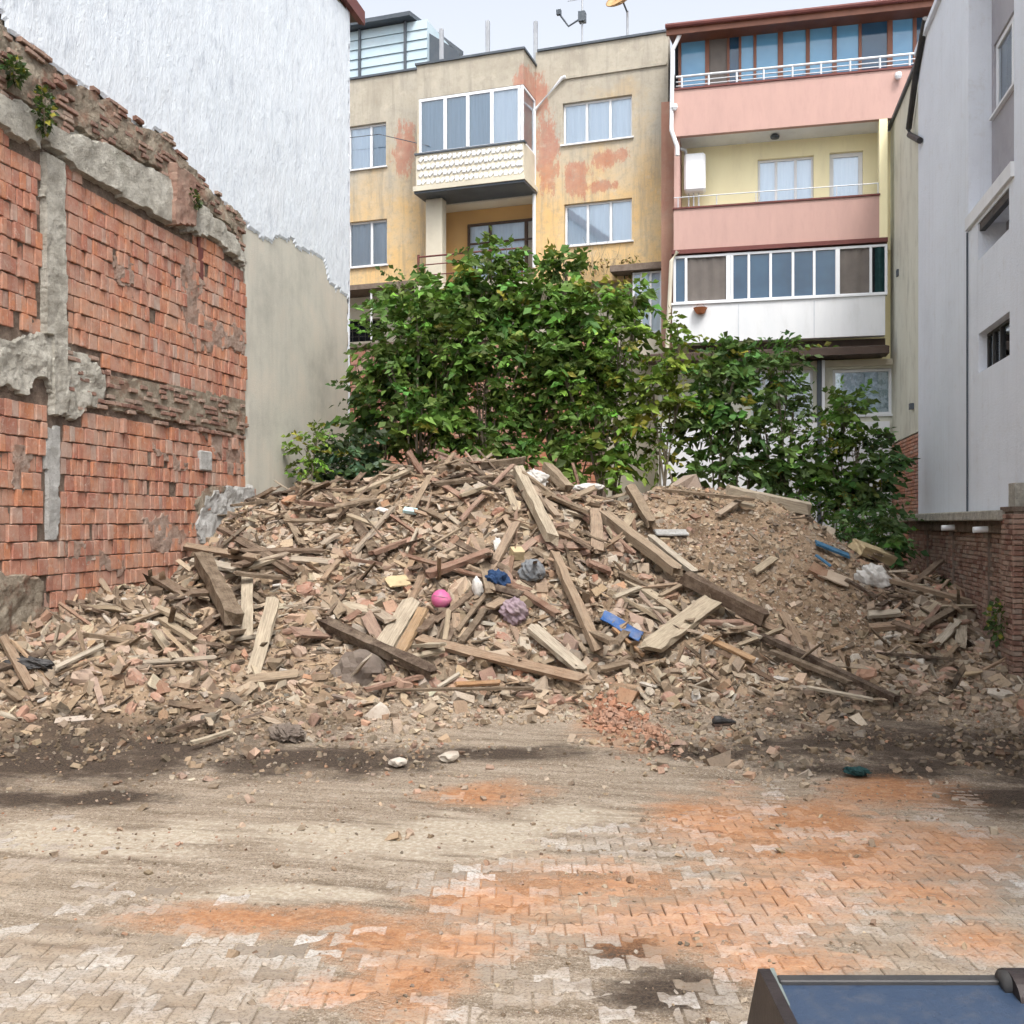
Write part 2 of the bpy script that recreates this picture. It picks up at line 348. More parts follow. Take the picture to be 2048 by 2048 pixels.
def m_paver(name, attr):
    t = NT(name)
    if attr: at = t.n('ShaderNodeAttribute'); at.attribute_name = 'Col'; r = t.math('MULTIPLY', at.outputs['Fac'], 1.0)
    else: r = t.rnd()
    base = t.ramp(r, [(0, (.20, .17, .14)), (.3, (.31, .275, .235)), (.65, (.42, .39, .35)), (1, (.56, .545, .52))])
    v0 = t.coord('World'); base = t.mix(t.mr(t.noise(v0, 40, 6, .8), .5, .75, 0, .5), base, (.2, .17, .14))
    def am(t, v, s, f): return t.mr(t.noise(v, 1.3, 5, .72), .36, .64, .10, .95)
    c, grit, fine = dust_over(t, base, am)
    t.bump(t.math('ADD', grit, fine), .5, .012)
    return t.fin(c, .9, .2)
M = {}
M['dirt'] = m_dirt(); M['paver'] = m_paver('paver', False); M['paver_far'] = m_paver('paver_far', True)
def m_whiteplaster():
    t = NT('rough_white_plaster')
    v = t.coord('Object', (1.6, 1, .55), (0, math.radians(28), 0))
    n = t.noise(v, 3.2, 5, .68, .5); big = t.noise(t.coord('Object'), .5, 5, .6)
    c = t.ramp(n, [(.28, (.48, .52, .57)), (.40, (.65, .70, .75)), (.62, (.72, .77, .81))])
    c = t.mix(t.mr(t.noise(v, 5.0, 4, .72, .6), .56, .68, 0, .5), c, (.36, .40, .46)); c = t.mix(t.mr(t.noise(v, 14, 4, .8), .60, .70, 0, .45), c, (.38, .42, .48))
    c = t.mix(t.mr(big, .40, .68, 0, .3), c, (.72, .75, .78))
    c = t.mix(t.mr(t.noise(t.coord('Object', (3.5, 1, .22)), 1.0, 6, .7), .5, .74, 0, .3), c, (.60, .61, .62))
    c = t.mix(t.mr(t.noise(t.coord('Object', (6.5, 1, .12)), 1.4, 6, .75), .56, .72, 0, .3), c, (.5, .52, .54))
    t.bump(t.math('ADD', t.noise(v, 4.0, 4, .72, .6), t.math('MULTIPLY', t.noise(v, 22, 4, .7), .35)), .55, .05)
    return t.fin(c, .9, .2)
def m_cement():
    t = NT('grey_cement_render'); v = t.coord('Object')
    c = t.ramp(t.noise(v, .8, 6, .65), [(.3, (.40, .385, .335)), (.5, (.52, .50, .43)), (.72, (.60, .54, .45))])
    c = t.mix(t.mr(t.noise(t.coord('Object', (2.6, 1, .35)), 1.2, 6, .7), .48, .72, 0, .45), c, (.36, .345, .30))
    c = t.mix(t.mr(t.noise(v, 6, 6, .7), .55, .75, 0, .35), c, (.55, .5, .42))
    t.bump(t.noise(v, 30, 5, .7), .35, .02); return t.fin(c, .9, .2)
def m_conc(name, hi=(.76, .73, .64), lo=(.38, .35, .29), red=0.0):
    t = NT(name); v = t.coord('Object')
    c = t.ramp(t.noise(v, 5, 8, .8), [(.34, lo), (.5, tuple((a+b)/2 for a, b in zip(hi, lo))), (.62, hi)])
    c = t.mix(t.mr(t.noise(v, 22, 6, .8), .55, .72, 0, .8), c, (.12, .105, .09))
    if red: c = t.mix(t.mr(t.noise(v, 3.2, 6, .7), .5, .62, 0, red), c, (.30, .13, .08))
    c = t.mix(t.mr(t.noise(v, 1.2, 6, .7), .6, .75, 0, .4), c, (.17, .17, .10))
    t.bump(t.math('ADD', t.noise(v, 14, 7, .8), t.noise(v, 45, 4, .8)), 1.0, .05); return t.fin(c, .95, .15)
def m_brick(name, attr=False, stops=None, dirty=.5):
    t = NT(name); v = t.coord('World')
    if attr: at = t.n('ShaderNodeAttribute'); at.attribute_name = 'Col'; r = at.outputs['Fac']
    else: r = t.rnd()
    c = t.ramp(r, stops or [(0, (.30, .145, .105)), (.25, (.41, .175, .12)), (.5, (.46, .235, .165)), (.72, (.49, .205, .11)), (.88, (.44, .29, .23)), (1, (.40, .32, .27))])
    c = t.mix(t.mr(t.noise(v, .9, 4, .6), .44, .62, 0, .6 if not stops else 0), c, (.56, .26, .14)); c = t.mix(t.mr(t.noise(v, 7, 5, .75), .42, .70, 0, .6), c, tuple(q*.62 for q in (stops[1][1] if stops else (.42, .17, .12))))
    c = t.mix(t.mr(t.noise(v, 2.2, 6, .72), .45, .62, 0, dirty), c, (.44, .33, .265) if not stops else (.36, .28, .22)); c = t.mix(t.mr(t.noise(v, 16, 4, .75), .55, .68, 0, .55), c, (.50, .40, .33) if not stops else (.34, .27, .22))
    c = t.mix(t.mr(t.noise(v, 30, 5, .8), .58, .75, 0, .55), c, (.10, .06, .045))
    t.bump(t.noise(v, 50, 5, .75), .6, .012); return t.fin(c, .92, .15)
def m_attr(name, dust=.35, grain=30, bump=.6, dustc=(.39, .29, .195)):
    t = NT(name); v = t.coord('World'); at = t.n('ShaderNodeAttribute'); at.attribute_name = 'Col'
    c = t.mix(t.mr(t.noise(v, 3.0, 6, .75), .38, .68, 0, dust), at.outputs['Color'], dustc)
    c = t.mix(t.mr(t.noise(v, grain, 5, .8), .52, .74, 0, .6), c, (.07, .05, .038))
    t.bump(t.noise(v, grain*1.5, 4, .8), bump, .015); return t.fin(c, .92, .15)
def m_wood(name, stops, dust=.45):
    t = NT(name); v = t.coord('Object', (.7, 9, 9)); r = t.rnd()
    base = t.ramp(r, stops)
    g = t.noise(v, 5, 7, .7, .5); c = t.mix(t.mr(g, .36, .66, 0, .75), base, t.mix(.68, base, (.03, .02, .015)))
    vw = t.coord('World'); c = t.mix(t.mr(t.noise(vw, 5.5, 6, .75), .42, .66, 0, dust), c, (.40, .32, .235))
    c = t.mix(t.mr(t.noise(t.coord('Object', (1.2, 30, 30)), 4, 4, .7), .6, .72, 0, .8), c, (.045, .03, .022))
    t.bump(t.noise(v, 14, 6, .75), .8, .02); return t.fin(c, .9, .15)
M['white_plaster'] = m_whiteplaster(); M['cement'] = m_cement()
M['conc'] = m_conc('weathered_concrete'); M['conc_rub'] = m_conc('rubble_masonry', (.52, .45, .35), (.24, .19, .14), .6)
M['conc_white'] = m_conc('whitish_mortar', (.72, .71, .68), (.45, .44, .41))
M['smear'] = m_conc('smeared_mortar', (.60, .47, .39), (.37, .235, .175), .35)
M['brick'] = m_brick('hollow_brick'); M['brick_far'] = m_brick('hollow_brick_far', True)
RED2 = [(0, (.14, .075, .058)), (.3, (.23, .125, .095)), (.6, (.30, .185, .14)), (.85, (.35, .255, .20)), (1, (.27, .215, .175))]
M['brick2'] = m_brick('old_brick', False, RED2, .5); M['brick2_far'] = m_brick('old_brick_far', True, RED2, .5)
M['mortar'] = m_conc('dark_mortar', (.36, .28, .22), (.15, .11, .085)); M['mortar2'] = simple('grey_mortar', (.15, .115, .09), (.25, .2, .165), 9, .95, .1, .6, 40)
M['debris'] = m_attr('debris', .55); M['leafmass'] = None
M['wood'] = m_wood('weathered_wood', [(0, (.13, .095, .065)), (.3, (.25, .185, .125)), (.55, (.36, .28, .195)), (.8, (.33, .225, .15)), (1, (.44, .38, .30))])
M['wood_dark'] = m_wood('dark_wood', [(0, (.065, .045, .034)), (.5, (.12, .082, .058)), (1, (.19, .13, .09))], .38)
M['wood_light'] = m_wood('pale_wood', [(0, (.40, .32, .22)), (.5, (.48, .40, .29)), (1, (.52, .46, .37))], .3)
M['wood_red'] = m_wood('reddish_wood', [(0, (.23, .13, .09)), (.5, (.31, .185, .135)), (1, (.38, .26, .2))], .4)
M['wood_orange'] = m_wood('orange_wood', [(0, (.40, .22, .11)), (.5, (.45, .27, .14)), (1, (.42, .29, .17))], .3)
def m_beige():
    t = NT('beige_facade_paint'); v = t.coord('Object'); s = t.n('ShaderNodeSeparateXYZ'); t.l(v, s.inputs[0])
    n = t.noise(v, .7, 6, .65); wob = t.math('SUBTRACT', t.math('MULTIPLY', t.noise(t.coord('Object', (2.2, 1, .8)), 1.9, 8, .82), 3.6), 1.6)
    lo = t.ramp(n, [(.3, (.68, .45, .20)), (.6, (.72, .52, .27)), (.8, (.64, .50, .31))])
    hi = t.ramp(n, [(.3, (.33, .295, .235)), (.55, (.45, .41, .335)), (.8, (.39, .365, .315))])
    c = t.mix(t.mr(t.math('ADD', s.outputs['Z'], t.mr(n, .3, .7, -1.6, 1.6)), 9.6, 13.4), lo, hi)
    c = t.mix(t.mr(t.noise(t.coord('Object', (2.6, 1, .22)), 1.5, 7, .75), .48, .68, 0, .7), c, (.27, .25, .21))
    def pt(x, y, rx, ry):
        u, z = BG.uz(*A_(x, y)); u1, z1 = BG.uz(*A_(x+rx, y-ry)); return (u, 0, z), (u1-u, 30, z1-z)
    acc = None
    for q in [(1112, 830, 78, 290), (1440, 850, 110, 80), (1270, 960, 100, 130), (345, 800, 75, 190), (1060, 520, 70, 160), (330, 880, 60, 90), (1500, 830, 70, 50), (1400, 1000, 120, 50)]:
        p = t.patch(v, *pt(*q), wob, .16); acc = p if acc is None else t.math('MAXIMUM', acc, p)
    c = t.mix(t.math('MULTIPLY', acc, .7), c, t.ramp(t.noise(v, 3, 6, .7), [(.35, (.40, .13, .085)), (.7, (.50, .25, .17))]))
    c = t.mix(t.mr(t.noise(v, 20, 6, .75), .54, .70, 0, .4), c, (.27, .235, .18)); c = t.mix(t.mr(t.noise(v, 4.5, 6, .75), .50, .66, 0, .45), c, (.30, .27, .22)); c = t.mix(t.mr(t.noise(v, 2.7, 6, .75), .55, .68, 0, .4), c, (.60, .54, .43))
    t.bump(t.noise(v, 40, 5, .7), .3, .015); return t.fin(c, .9, .2)
M['beige'] = m_beige()
M['pink'] = simple('pink_paint', (.52, .335, .29), (.455, .295, .258), .7, .8, .25, .15, 40, (3, 1, .8), dirt=((.36, .22, .2), 2.0, .35))
M['yellow'] = simple('pale_yellow_paint', (.95, .88, .58), (.90, .82, .53), .7, .85, .2, .12, 40, (2, 1, .5), dirt=((.65, .58, .4), 1.6, .3))
M['orange_wall'] = simple('apricot_paint', (.64, .40, .17), (.56, .36, .17), .8, .85, .2, .12, 40)
M['white_paint'] = simple('white_paint', (.78, .79, .80), (.68, .70, .72), .8, .7, .3, .1, 40, (2, 1, .5), dirt=((.5, .5, .48), 1.8, .35))
M['cream_paint'] = simple('cream_paint', (.66, .62, .5), (.55, .5, .4), 1, .8, .3, .1, 40, dirt=((.4, .37, .3), 1.5, .5))
M['soffit'] = simple('soffit_paint', (.70, .66, .58), (.6, .55, .47), 1, .9, .2, .1, 30)
M['pvc'] = simple('white_pvc', (.80, .82, .84), (.72, .74, .77), 2, .4, .4, 0)
M['brown'] = simple('brown_wood_paint', (.20, .075, .042), (.14, .052, .03), 3, .5, .4, .1, 40, (1, 1, .1))
M['darkbrown'] = simple('dark_brown_wood', (.06, .04, .032), (.09, .06, .045), 3, .6, .3, .1, 40)
M['maroon'] = simple('maroon_trim', (.16, .05, .042), (.12, .04, .036), 3, .6, .3, .1, 40)
M['grey_metal'] = simple('galvanised_metal', (.42, .44, .46), (.3, .31, .33), 5, .45, .5, .1, 50, metal=.3)
M['rail'] = simple('pale_railing_metal', (.62, .64, .67), (.5, .53, .56), 5, .4, .5, 0, metal=.3)
M['black'] = simple('black_metal', (.028, .028, .03), (.045, .042, .04), 6, .55, .4, .1, 40)
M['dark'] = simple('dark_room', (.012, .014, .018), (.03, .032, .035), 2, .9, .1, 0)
M['grille'] = simple('window_grille', (.03, .03, .032), (.05, .045, .04), 6, .6, .3, 0)
M['steelblue'] = simple('blue_grey_sheet_metal', (.40, .53, .60), (.50, .60, .65), 1.5, .5, .4, 0, dirt=((.3, .36, .4), 3, .4))
M['slate'] = simple('dark_roof_sheet', (.06, .075, .095), (.10, .115, .13), 2, .6, .4, .1, 40)
M['curtain'] = simple('white_net_curtain', (.86, .92, .96), (.72, .80, .87), 2.5, .9, .1, .1, 20, (6, 1, .3))
M['curtain_grey'] = simple('grey_curtain', (.16, .28, .37), (.27, .40, .50), 2, .9, .1, .1, 20, (6, 1, .3))
M['curtain_pink'] = simple('pink_curtain', (.66, .52, .52), (.6, .45, .47), 2, .9, .1, .1, 20, (6, 1, .3))
M['blind'] = simple('brown_grey_blind', (.17, .15, .135), (.13, .115, .105), 3, .8, .2, 0)
M['green_cloth'] = simple('dark_green_cloth', (.012, .038, .04), (.025, .06, .06), 6, .9, .1, .3, 20)
def m_lace():
    t = NT('lace_curtain'); v = t.coord('Object'); n = t.noise(v, 9, 4, .7)
    return t.fin(t.ramp(n, [(.45, (.60, .68, .70)), (.55, (.24, .34, .36))]), .9, .1)
M['lace'] = m_lace()
def m_glass(name, tint=(.9, .95, 1.0), refl=.16):
    t = NT(name); t.t.nodes.remove(t.b)
    tr = t.n('ShaderNodeBsdfTransparent'); tr.inputs[0].default_value = (*tint, 1)
    gl = t.n('ShaderNodeBsdfGlossy'); gl.inputs['Roughness'].default_value = .03; gl.inputs[0].default_value = (.85, .93, 1, 1)
    fr = t.n('ShaderNodeFresnel'); fr.inputs[0].default_value = 1.5; f = t.math('ADD', fr.outputs[0], refl)
    ms = t.n('ShaderNodeMixShader'); t.l(f, ms.inputs[0]); t.l(tr.outputs[0], ms.inputs[1]); t.l(gl.outputs[0], ms.inputs[2]); t.l(ms.outputs[0], t.out.inputs[0])
    return t.m
M['glass'] = m_glass('window_glass')
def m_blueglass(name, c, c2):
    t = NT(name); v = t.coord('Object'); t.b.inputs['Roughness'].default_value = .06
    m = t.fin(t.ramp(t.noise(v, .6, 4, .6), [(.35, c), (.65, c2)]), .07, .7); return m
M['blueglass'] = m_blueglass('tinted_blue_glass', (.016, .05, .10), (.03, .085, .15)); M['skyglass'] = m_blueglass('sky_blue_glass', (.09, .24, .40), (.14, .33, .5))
M['lilac'] = simple('pale_lilac_render', (.78, .835, .92), (.71, .76, .84), .6, .85, .2, .2, 30, (2.5, 2.5, .4), dirt=((.58, .61, .67), 1.4, .5))
def m_lilac():
    t = NT('pale_stained_render'); v = t.coord('Object'); n = t.noise(v, .6, 6, .65)
    c = t.ramp(n, [(.3, (.77, .815, .88)), (.6, (.71, .75, .81)), (.8, (.63, .665, .72))])
    c = t.mix(t.mr(t.noise(t.coord('Object', (5, 5, .16)), 1.3, 7, .75), .52, .74, 0, .30), c, (.50, .51, .53))
    c = t.mix(t.mr(t.noise(v, 3.2, 7, .75), .55, .70, 0, .4), c, (.58, .57, .56)); c = t.mix(t.mr(t.noise(v, 18, 5, .8), .60, .74, 0, .4), c, (.50, .50, .50))
    t.bump(t.math('ADD', t.noise(v, 30, 5, .7), t.noise(v, 4, 4, .7)), .35, .03); return t.fin(c, .88, .2)
M['lilac'] = m_lilac()
M['grey_render'] = simple('grey_render', (.42, .41, .44), (.33, .32, .345), .8, .9, .2, .3, 30, dirt=((.2, .19, .2), 1.5, .5))
M['dull_render'] = simple('dull_cream_render', (.70, .70, .60), (.60, .59, .49), .7, .9, .2, .3, 30, (1.5, 1.5, .6), dirt=((.26, .25, .2), 1.7, .6))
M['stone'] = simple('grey_boulder', (.20, .165, .135), (.12, .095, .08), 3, .95, .15, .8, 18, dist=.03)
M['clear_blue'] = simple('blue_plastic', (.025, .08, .235), (.04, .115, .29), 4, .55, .35, .3, 14, dirt=((.25, .22, .2), 6, .6))
M['teal_blue'] = simple('steel_blue_plastic', (.03, .11, .20), (.05, .15, .25), 4, .5, .4, .15, 20)
M['navy'] = simple('navy_cloth', (.015, .035, .085), (.04, .07, .14), 9, .9, .1, .5, 30)
M['pinkp'] = simple('pink_plastic', (.50, .09, .23), (.56, .15, .29), 4, .55, .35, .2, 20, dirt=((.33, .24, .2), 6, .65))
M['rag_white'] = simple('white_cloth', (.62, .60, .56), (.45, .43, .40), 5, .95, .1, .6, 18, dirt=((.3, .25, .2), 5, .5))
M['rag_grey'] = simple('grey_cloth', (.20, .21, .22), (.12, .13, .14), 5, .95, .1, .6, 18, dirt=((.3, .25, .2), 5, .4))
M['rag_lilac'] = simple('mauve_cloth', (.33, .25, .28), (.22, .17, .19), 5, .95, .1, .6, 18, dirt=((.3, .25, .2), 5, .5))
M['aqua'] = simple('aqua_plastic', (.35, .55, .58), (.45, .6, .62), 5, .5, .4, 0, dirt=((.35, .3, .22), 6, .5))
M['foam'] = simple('yellowed_foam', (.50, .40, .24), (.42, .33, .20), 4, .95, .1, .4, 30, dirt=((.3, .23, .15), 6, .5))
M['board'] = simple('painted_board', (.33, .26, .19), (.42, .34, .26), 4, .9, .15, .4, 30)
M['salmon'] = simple('salmon_plaster', (.48, .29, .20), (.40, .25, .18), 5, .95, .1, .6, 20)
M['terracotta'] = simple('terracotta', (.5, .19, .085), (.42, .15, .07), 5, .9, .2, .3, 20)
M['rust'] = simple('rusty_metal', (.42, .22, .08), (.50, .34, .18), 7, .7, .3, .2, 30)

# ------------------------------------------------------------------ ground sheets
g = MB(); g.quad((-400, -300, -.09), (400, -300, -.09), (400, 600, -.09), (-400, 600, -.09)); tag(g.build('ground', M['dirt']), 'bare dusty ground under and around the plot', 'ground', kind='structure')
nx, ny = len(GX), len(GY)
idx = np.arange(nx*ny).reshape(ny, nx)
Fq = np.stack([idx[:-1, :-1], idx[:-1, 1:], idx[1:, 1:], idx[1:, :-1]], -1).reshape(-1, 4)
dirt = link_mesh('dirt', np_mesh('dirt', np.stack([gx, gy, ZG], -1).reshape(-1, 3), Fq, np.stack([np_mask(ORANGE, .9, 501), np_mask(DARK, .8, 601), np_mask(LIGHT, .8, 701)], -1).reshape(-1, 3), smooth=True), M['dirt'])
tag(dirt, 'tan dust and earth spread over the plot and heaped at the back', 'dirt', kind='structure')
bed = MB(); bed.quad((-8.1, -3, -.045), (5, -3, -.045), (5, 13, -.045), (-8.1, 13, -.045))
pav = tag(bed.build('paving', M['mortar']), 'grey interlocking concrete pavers under brick dust', 'paving', kind='structure')
LP, PP, MM, AA = .2, .145, .0725, .019
def paver_outline(sh=.0032):
    xs = [-.1, -.066, -.036, .036, .066, .1]; w = [1, 1, -1, -1, 1, 1]
    top = [(x*(1-sh/.1), MM+AA*q-sh) for x, q in zip(xs, w)]
    return [(x, -y) for x, y in top]+[(x, y) for x, y in reversed(top)]
ol = paver_outline(); no = len(ol)
pv = [(x, y, -.05) for x, y in ol]+[(x, y, -.006) for x, y in ol]+[(x*.93, y*.915, 0) for x, y in ol]
pf4 = []
for lv in range(2):
    for j in range(no): a = lv*no+j; b = lv*no+(j+1) % no; pf4.append((a, b, b+no, a+no))
# caps split into quads so that the joined far pavers can share the layout
o2 = 2*no; pf4 += [(o2+i, o2+i+1, o2+no-2-i, o2+no-1-i) for i in range(no//2-1)]
pvn = np.array(pv); pfn = np.array(pf4)
pme = np_mesh('paver', pvn, pfn); pme.materials.append(M['paver'])
cand = []
for j in range(28, 80):
    b = j*PP
    for i in range(-42, 42):
        a = i*LP+(LP/2 if j % 2 else 0)
        if abs(a) > b*.53+.15 or b < 4.4: continue
        X, Y = CS*a-SN*b, SN*a+CS*b
        if X < -7.9 or X > 3.6 or zt(X, Y) > .012: continue
        cand.append((b, X, Y))
cand.sort()
far_v, far_f, far_c = [], [], []
for q, (b, X, Y) in enumerate(cand):
    dz = rng.normal(0, .0032); rz = TH+rng.normal(0, .008)
    if q < 300:
        o = bpy.data.objects.new('paver', pme); COL.objects.link(o); o.parent = pav; o.location = (X, Y, dz); o.rotation_euler = (rng.normal(0, .008), rng.normal(0, .008), rz)
    else:
        c_, s_ = math.cos(rz), math.sin(rz); R = np.array([[c_, -s_, 0], [s_, c_, 0], [0, 0, 1]])
        far_f.append(pfn+len(far_v)*len(pvn)); far_v.append(pvn@R.T+[X, Y, dz]); far_c.append(np.full((len(pvn), 3), rng.random()))
if far_v:
    tag(link_mesh('pavers', np_mesh('pavers', np.concatenate(far_v), np.concatenate(far_f), np.concatenate(far_c)), M['paver_far'], pav), kind='stuff')
# ------------------------------------------------------------------ building helpers
def wall_holes(root, mat, u0, u1, z0, z1, holes, d=0.0, deep=.28, name='wall', reveal=None):
    us = sorted({u0, u1, *[h[0] for h in holes], *[h[1] for h in holes]}); zs = sorted({z0, z1, *[h[2] for h in holes], *[h[3] for h in holes]})
    us = [u for u in us if u0 <= u <= u1]; zs = [z for z in zs if z0 <= z <= z1]
    m = MB()
    for a, b in zip(us, us[1:]):
        for c, e in zip(zs, zs[1:]):
            cu, cz = (a+b)/2, (c+e)/2
            if any(h[0] < cu < h[1] and h[2] < cz < h[3] for h in holes): continue
            m.quad((a, d, c), (b, d, c), (b, d, e), (a, d, e))
    for h in holes:
        a, b, c, e = h; f = d+deep
        m.quad((a, d, c), (a, f, c), (b, f, c), (b, d, c)); m.quad((a, d, e), (b, d, e), (b, f, e), (a, f, e))
        m.quad((a, d, c), (a, d, e), (a, f, e), (a, f, c)); m.quad((b, d, c), (b, f, c), (b, f, e), (b, d, e))
    m.quad((u0, d, z1), (u1, d, z1), (u1, d+deep, z1), (u0, d+deep, z1)); m.quad((u0, d, z0), (u0, d+deep, z0), (u1, d+deep, z0), (u1, d, z0))
    m.quad((u0, d, z0), (u0, d, z1), (u0, d+deep, z1), (u0, d+deep, z0)); m.quad((u1, d, z0), (u1, d+deep, z0), (u1, d+deep, z1), (u1, d, z1))
    return m.build(name, mat, root)
def wavy(m, u0, u1, y, z0, z1, amp=.025, n=None):
    n = n or max(6, int((u1-u0)/.05)); ph = random.random()*6
    us = [u0+(u1-u0)*i/n for i in range(n+1)]; ys = [y+amp*math.sin(i*1.25+ph)+amp*.5*math.sin(i*.53+ph*2) for i in range(n+1)]
    for i in range(n): m.quad((us[i], ys[i], z0), (us[i+1], ys[i+1], z0), (us[i+1], ys[i+1], z1), (us[i], ys[i], z1))
def window(root, r, d, splits=(), fw=.055, backs=('curtain',), fmat='pvc', gmat='glass', name='window', sill=True, inset=.10, transom=None):
    """r = (u0,u1,z0,z1) at the wall face d; a framed window with one pane and one backing per light."""
    u0, u1, z0, z1 = r; y = d+inset; m = MB()
    m.box(u0, u1, y, y+.06, z0, z0+fw); m.box(u0, u1, y, y+.06, z1-fw, z1)
    m.box(u0, u0+fw, y+.001, y+.059, z0+fw, z1-fw); m.box(u1-fw, u1, y+.001, y+.059, z0+fw, z1-fw)
    ed = [u0+fw/2]+[u0+(u1-u0)*s for s in splits]+[u1-fw/2]
    for e in ed[1:-1]: m.box(e-fw*.6, e+fw*.6, y-.008, y+.058, z0+fw, z1-fw)
    if transom: m.box(u0+fw, u1-fw, y+.004, y+.05, z0+(z1-z0)*transom-.025, z0+(z1-z0)*transom+.025)
    w = m.build(name, M[fmat], root, bevel=.006)
    if sill: MB().box(u0-.05, u1+.05, d-.06, d+inset+.02, z0-.045, z0-.004).build('sill', M['white_paint'], w)
    for i, (a, b) in enumerate(zip(ed, ed[1:])):
        MB().quad((a+fw*.4, y+.03, z0+fw*.8), (b-fw*.4, y+.03, z0+fw*.8), (b-fw*.4, y+.03, z1-fw*.8), (a+fw*.4, y+.03, z1-fw*.8)).build('pane', M[gmat], w)
        bk = backs[i % len(backs)]
        if bk:
            q = MB()
            if bk.startswith('curtain') or bk == 'lace': wavy(q, a+.01, b-.01, y+.085, z0+.01, z1-.01, .016)
            else: q.quad((a+.01, y+.15, z0+.01), (b-.01, y+.15, z0+.01), (b-.01, y+.15, z1-.01), (a+.01, y+.15, z1-.01))
            q.build('curtain' if bk != 'dark' else 'room', M[bk], w)
    return w

# ------------------------------------------------------------------ beige block at the back
bb = BG.root('beige_apartment_building', 'weathered beige apartment block with peeling red patches and glazed balcony bay', 'building')
bay_d = -1.05
uL = -8.6; ub0 = BG.uz(*A_(413, 800), bay_d)[0]; ub1 = BG.uz(*A_(985, 800), bay_d)[0]; uR = BG.uz(*A_(1762, 800))[0]
zpL = BG.uz(*A_(240, 403))[1]; zpB = BG.uz(*A_(700, 310), bay_d)[1]; zpR = BG.uz(*A_(1400, 228))[1]
zov = BG.uz(*A_(200, 1535))[1]            # underside of the upper floors
def rb(x0, y0, x1, y1, d=0.0): return BG.rect(A_(x0, y0), A_(x1, y1), d)
wl1 = rb(40, 915, 247, 652); wl2 = rb(40, 1437, 252, 1172)
wr1 = rb(1195, 778, 1567, 505); wr2 = rb(1203, 1322, 1567, 1060)
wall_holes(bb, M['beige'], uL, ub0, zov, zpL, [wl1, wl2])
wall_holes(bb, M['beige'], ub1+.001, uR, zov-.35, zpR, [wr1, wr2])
window(bb, wl1, 0, (.58,), backs=('curtain', 'curtain_grey')); window(bb, wl2, 0, (.58,), backs=('curtain',))
window(bb, wr1, 0, (.34, .68), backs=('curtain',)); window(bb, wr2, 0, (.34, .68), backs=('curtain',))
MB().box(uL, ub0-.01, -.05, .3, zpL+.002, zpL+.06).box(ub0-.04, ub1+.04, bay_d-.05, .3, zpB+.002, zpB+.06).box(ub1+.05, uR+.02, -.05, .3, zpR+.002, zpR+.06).build('coping', M['slate'], bb)
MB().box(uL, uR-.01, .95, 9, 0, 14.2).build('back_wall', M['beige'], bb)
# bay: top storey wall, glazing, ornamental parapet, slab
zb_wt = BG.uz(*A_(700, 492), bay_d)[1]; zb_wb = BG.uz(*A_(700, 806), bay_d)[1]; zb_pb = BG.uz(*A_(700, 972), bay_d)[1]
m = MB(); m.box(ub0, ub1, bay_d, 0.0, zb_wt, zpB); m.box(ub0, ub0+.06, bay_d, -.002, zb_wb, zb_wt-.002)
m.build('bay_wall', M['beige'], bb)
wu0 = BG.uz(*A_(422, 700), bay_d)[0]; wu1 = BG.uz(*A_(968, 700), bay_d)[0]
bw = window(bb, (wu0, wu1, zb_wb+.03, zb_wt-.01), bay_d, (.265, .49, .725), fw=.075, backs=('curtain_grey', 'curtain_grey', 'curtain_grey', 'curtain'), name='balcony_window', sill=False, inset=0)
m = MB()      # glazed return of the bay
for a, b in ((bay_d+.001, bay_d+.06), (-.06, -.001)): m.box(ub1-.07, ub1-.01, a, b, zb_wb+.03, zb_wt-.01)
m.box(ub1-.071, ub1-.009, bay_d+.06, -.06, zb_wb+.03, zb_wb+.09); m.box(ub1-.071, ub1-.009, bay_d+.06, -.06, zb_wt-.07, zb_wt-.012)
sw = m.build('side_window', M['pvc'], bb)
MB().quad((ub1-.03, bay_d+.05, zb_wb+.08), (ub1-.03, -.05, zb_wb+.08), (ub1-.03, -.05, zb_wt-.06), (ub1-.03, bay_d+.05, zb_wt-.06)).build('pane', M['glass'], sw)
MB().quad((ub1-.09, bay_d+.2, zb_wb+.04), (ub1-.09, -.02, zb_wb+.04), (ub1-.09, -.02, zb_wt-.03), (ub1-.09, bay_d+.2, zb_wt-.03)).build('curtain', M['curtain_pink'], sw)
par = MB().box(ub0-.02, ub1+.01, bay_d-.02, bay_d+.1, zb_pb, zb_wb+.028).box(ub1-.1, ub1+.009, bay_d+.101, 0, zb_pb, zb_wb+.027).build('balcony_parapet', M['cream_paint'], bb)
MB().box(ub0-.05, ub1+.05, bay_d-.06, bay_d+.12, zb_wb+.03, zb_wb+.075).build('ledge', M['slate'], bb)
tw = (ub1-ub0)/22; th = (zb_wb-zb_pb)/4
blk = MB().box(-tw*.36, tw*.36, -.028, 0, -th*.34, th*.34).build('ornament_block', M['white_paint'], par, bevel=.01); bme = blk.data; first = True
for r in range(4):
    for c in range(22):
        o = blk if first else blk.copy()
        if not first: COL.objects.link(o)
        first = False; o.location = (ub0+tw*(c+.5)+(tw*.5 if r % 2 and c < 21 else 0), bay_d-.02, zb_pb+th*(r+.5)); o.rotation_euler = (0, math.pi/4 if (c+r) % 2 else 0, 0)
MB().box(ub0-.08, ub1+.06, bay_d-.09, .0, zb_pb-.13, zb_pb-.004).build('balcony_slab', M['cream_paint'], bb)
MB().box(ub0-.06, ub1+.04, bay_d-.05, -.001, zb_pb-.19, zb_pb-.132).build('slab_trim', M['slate'], bb)
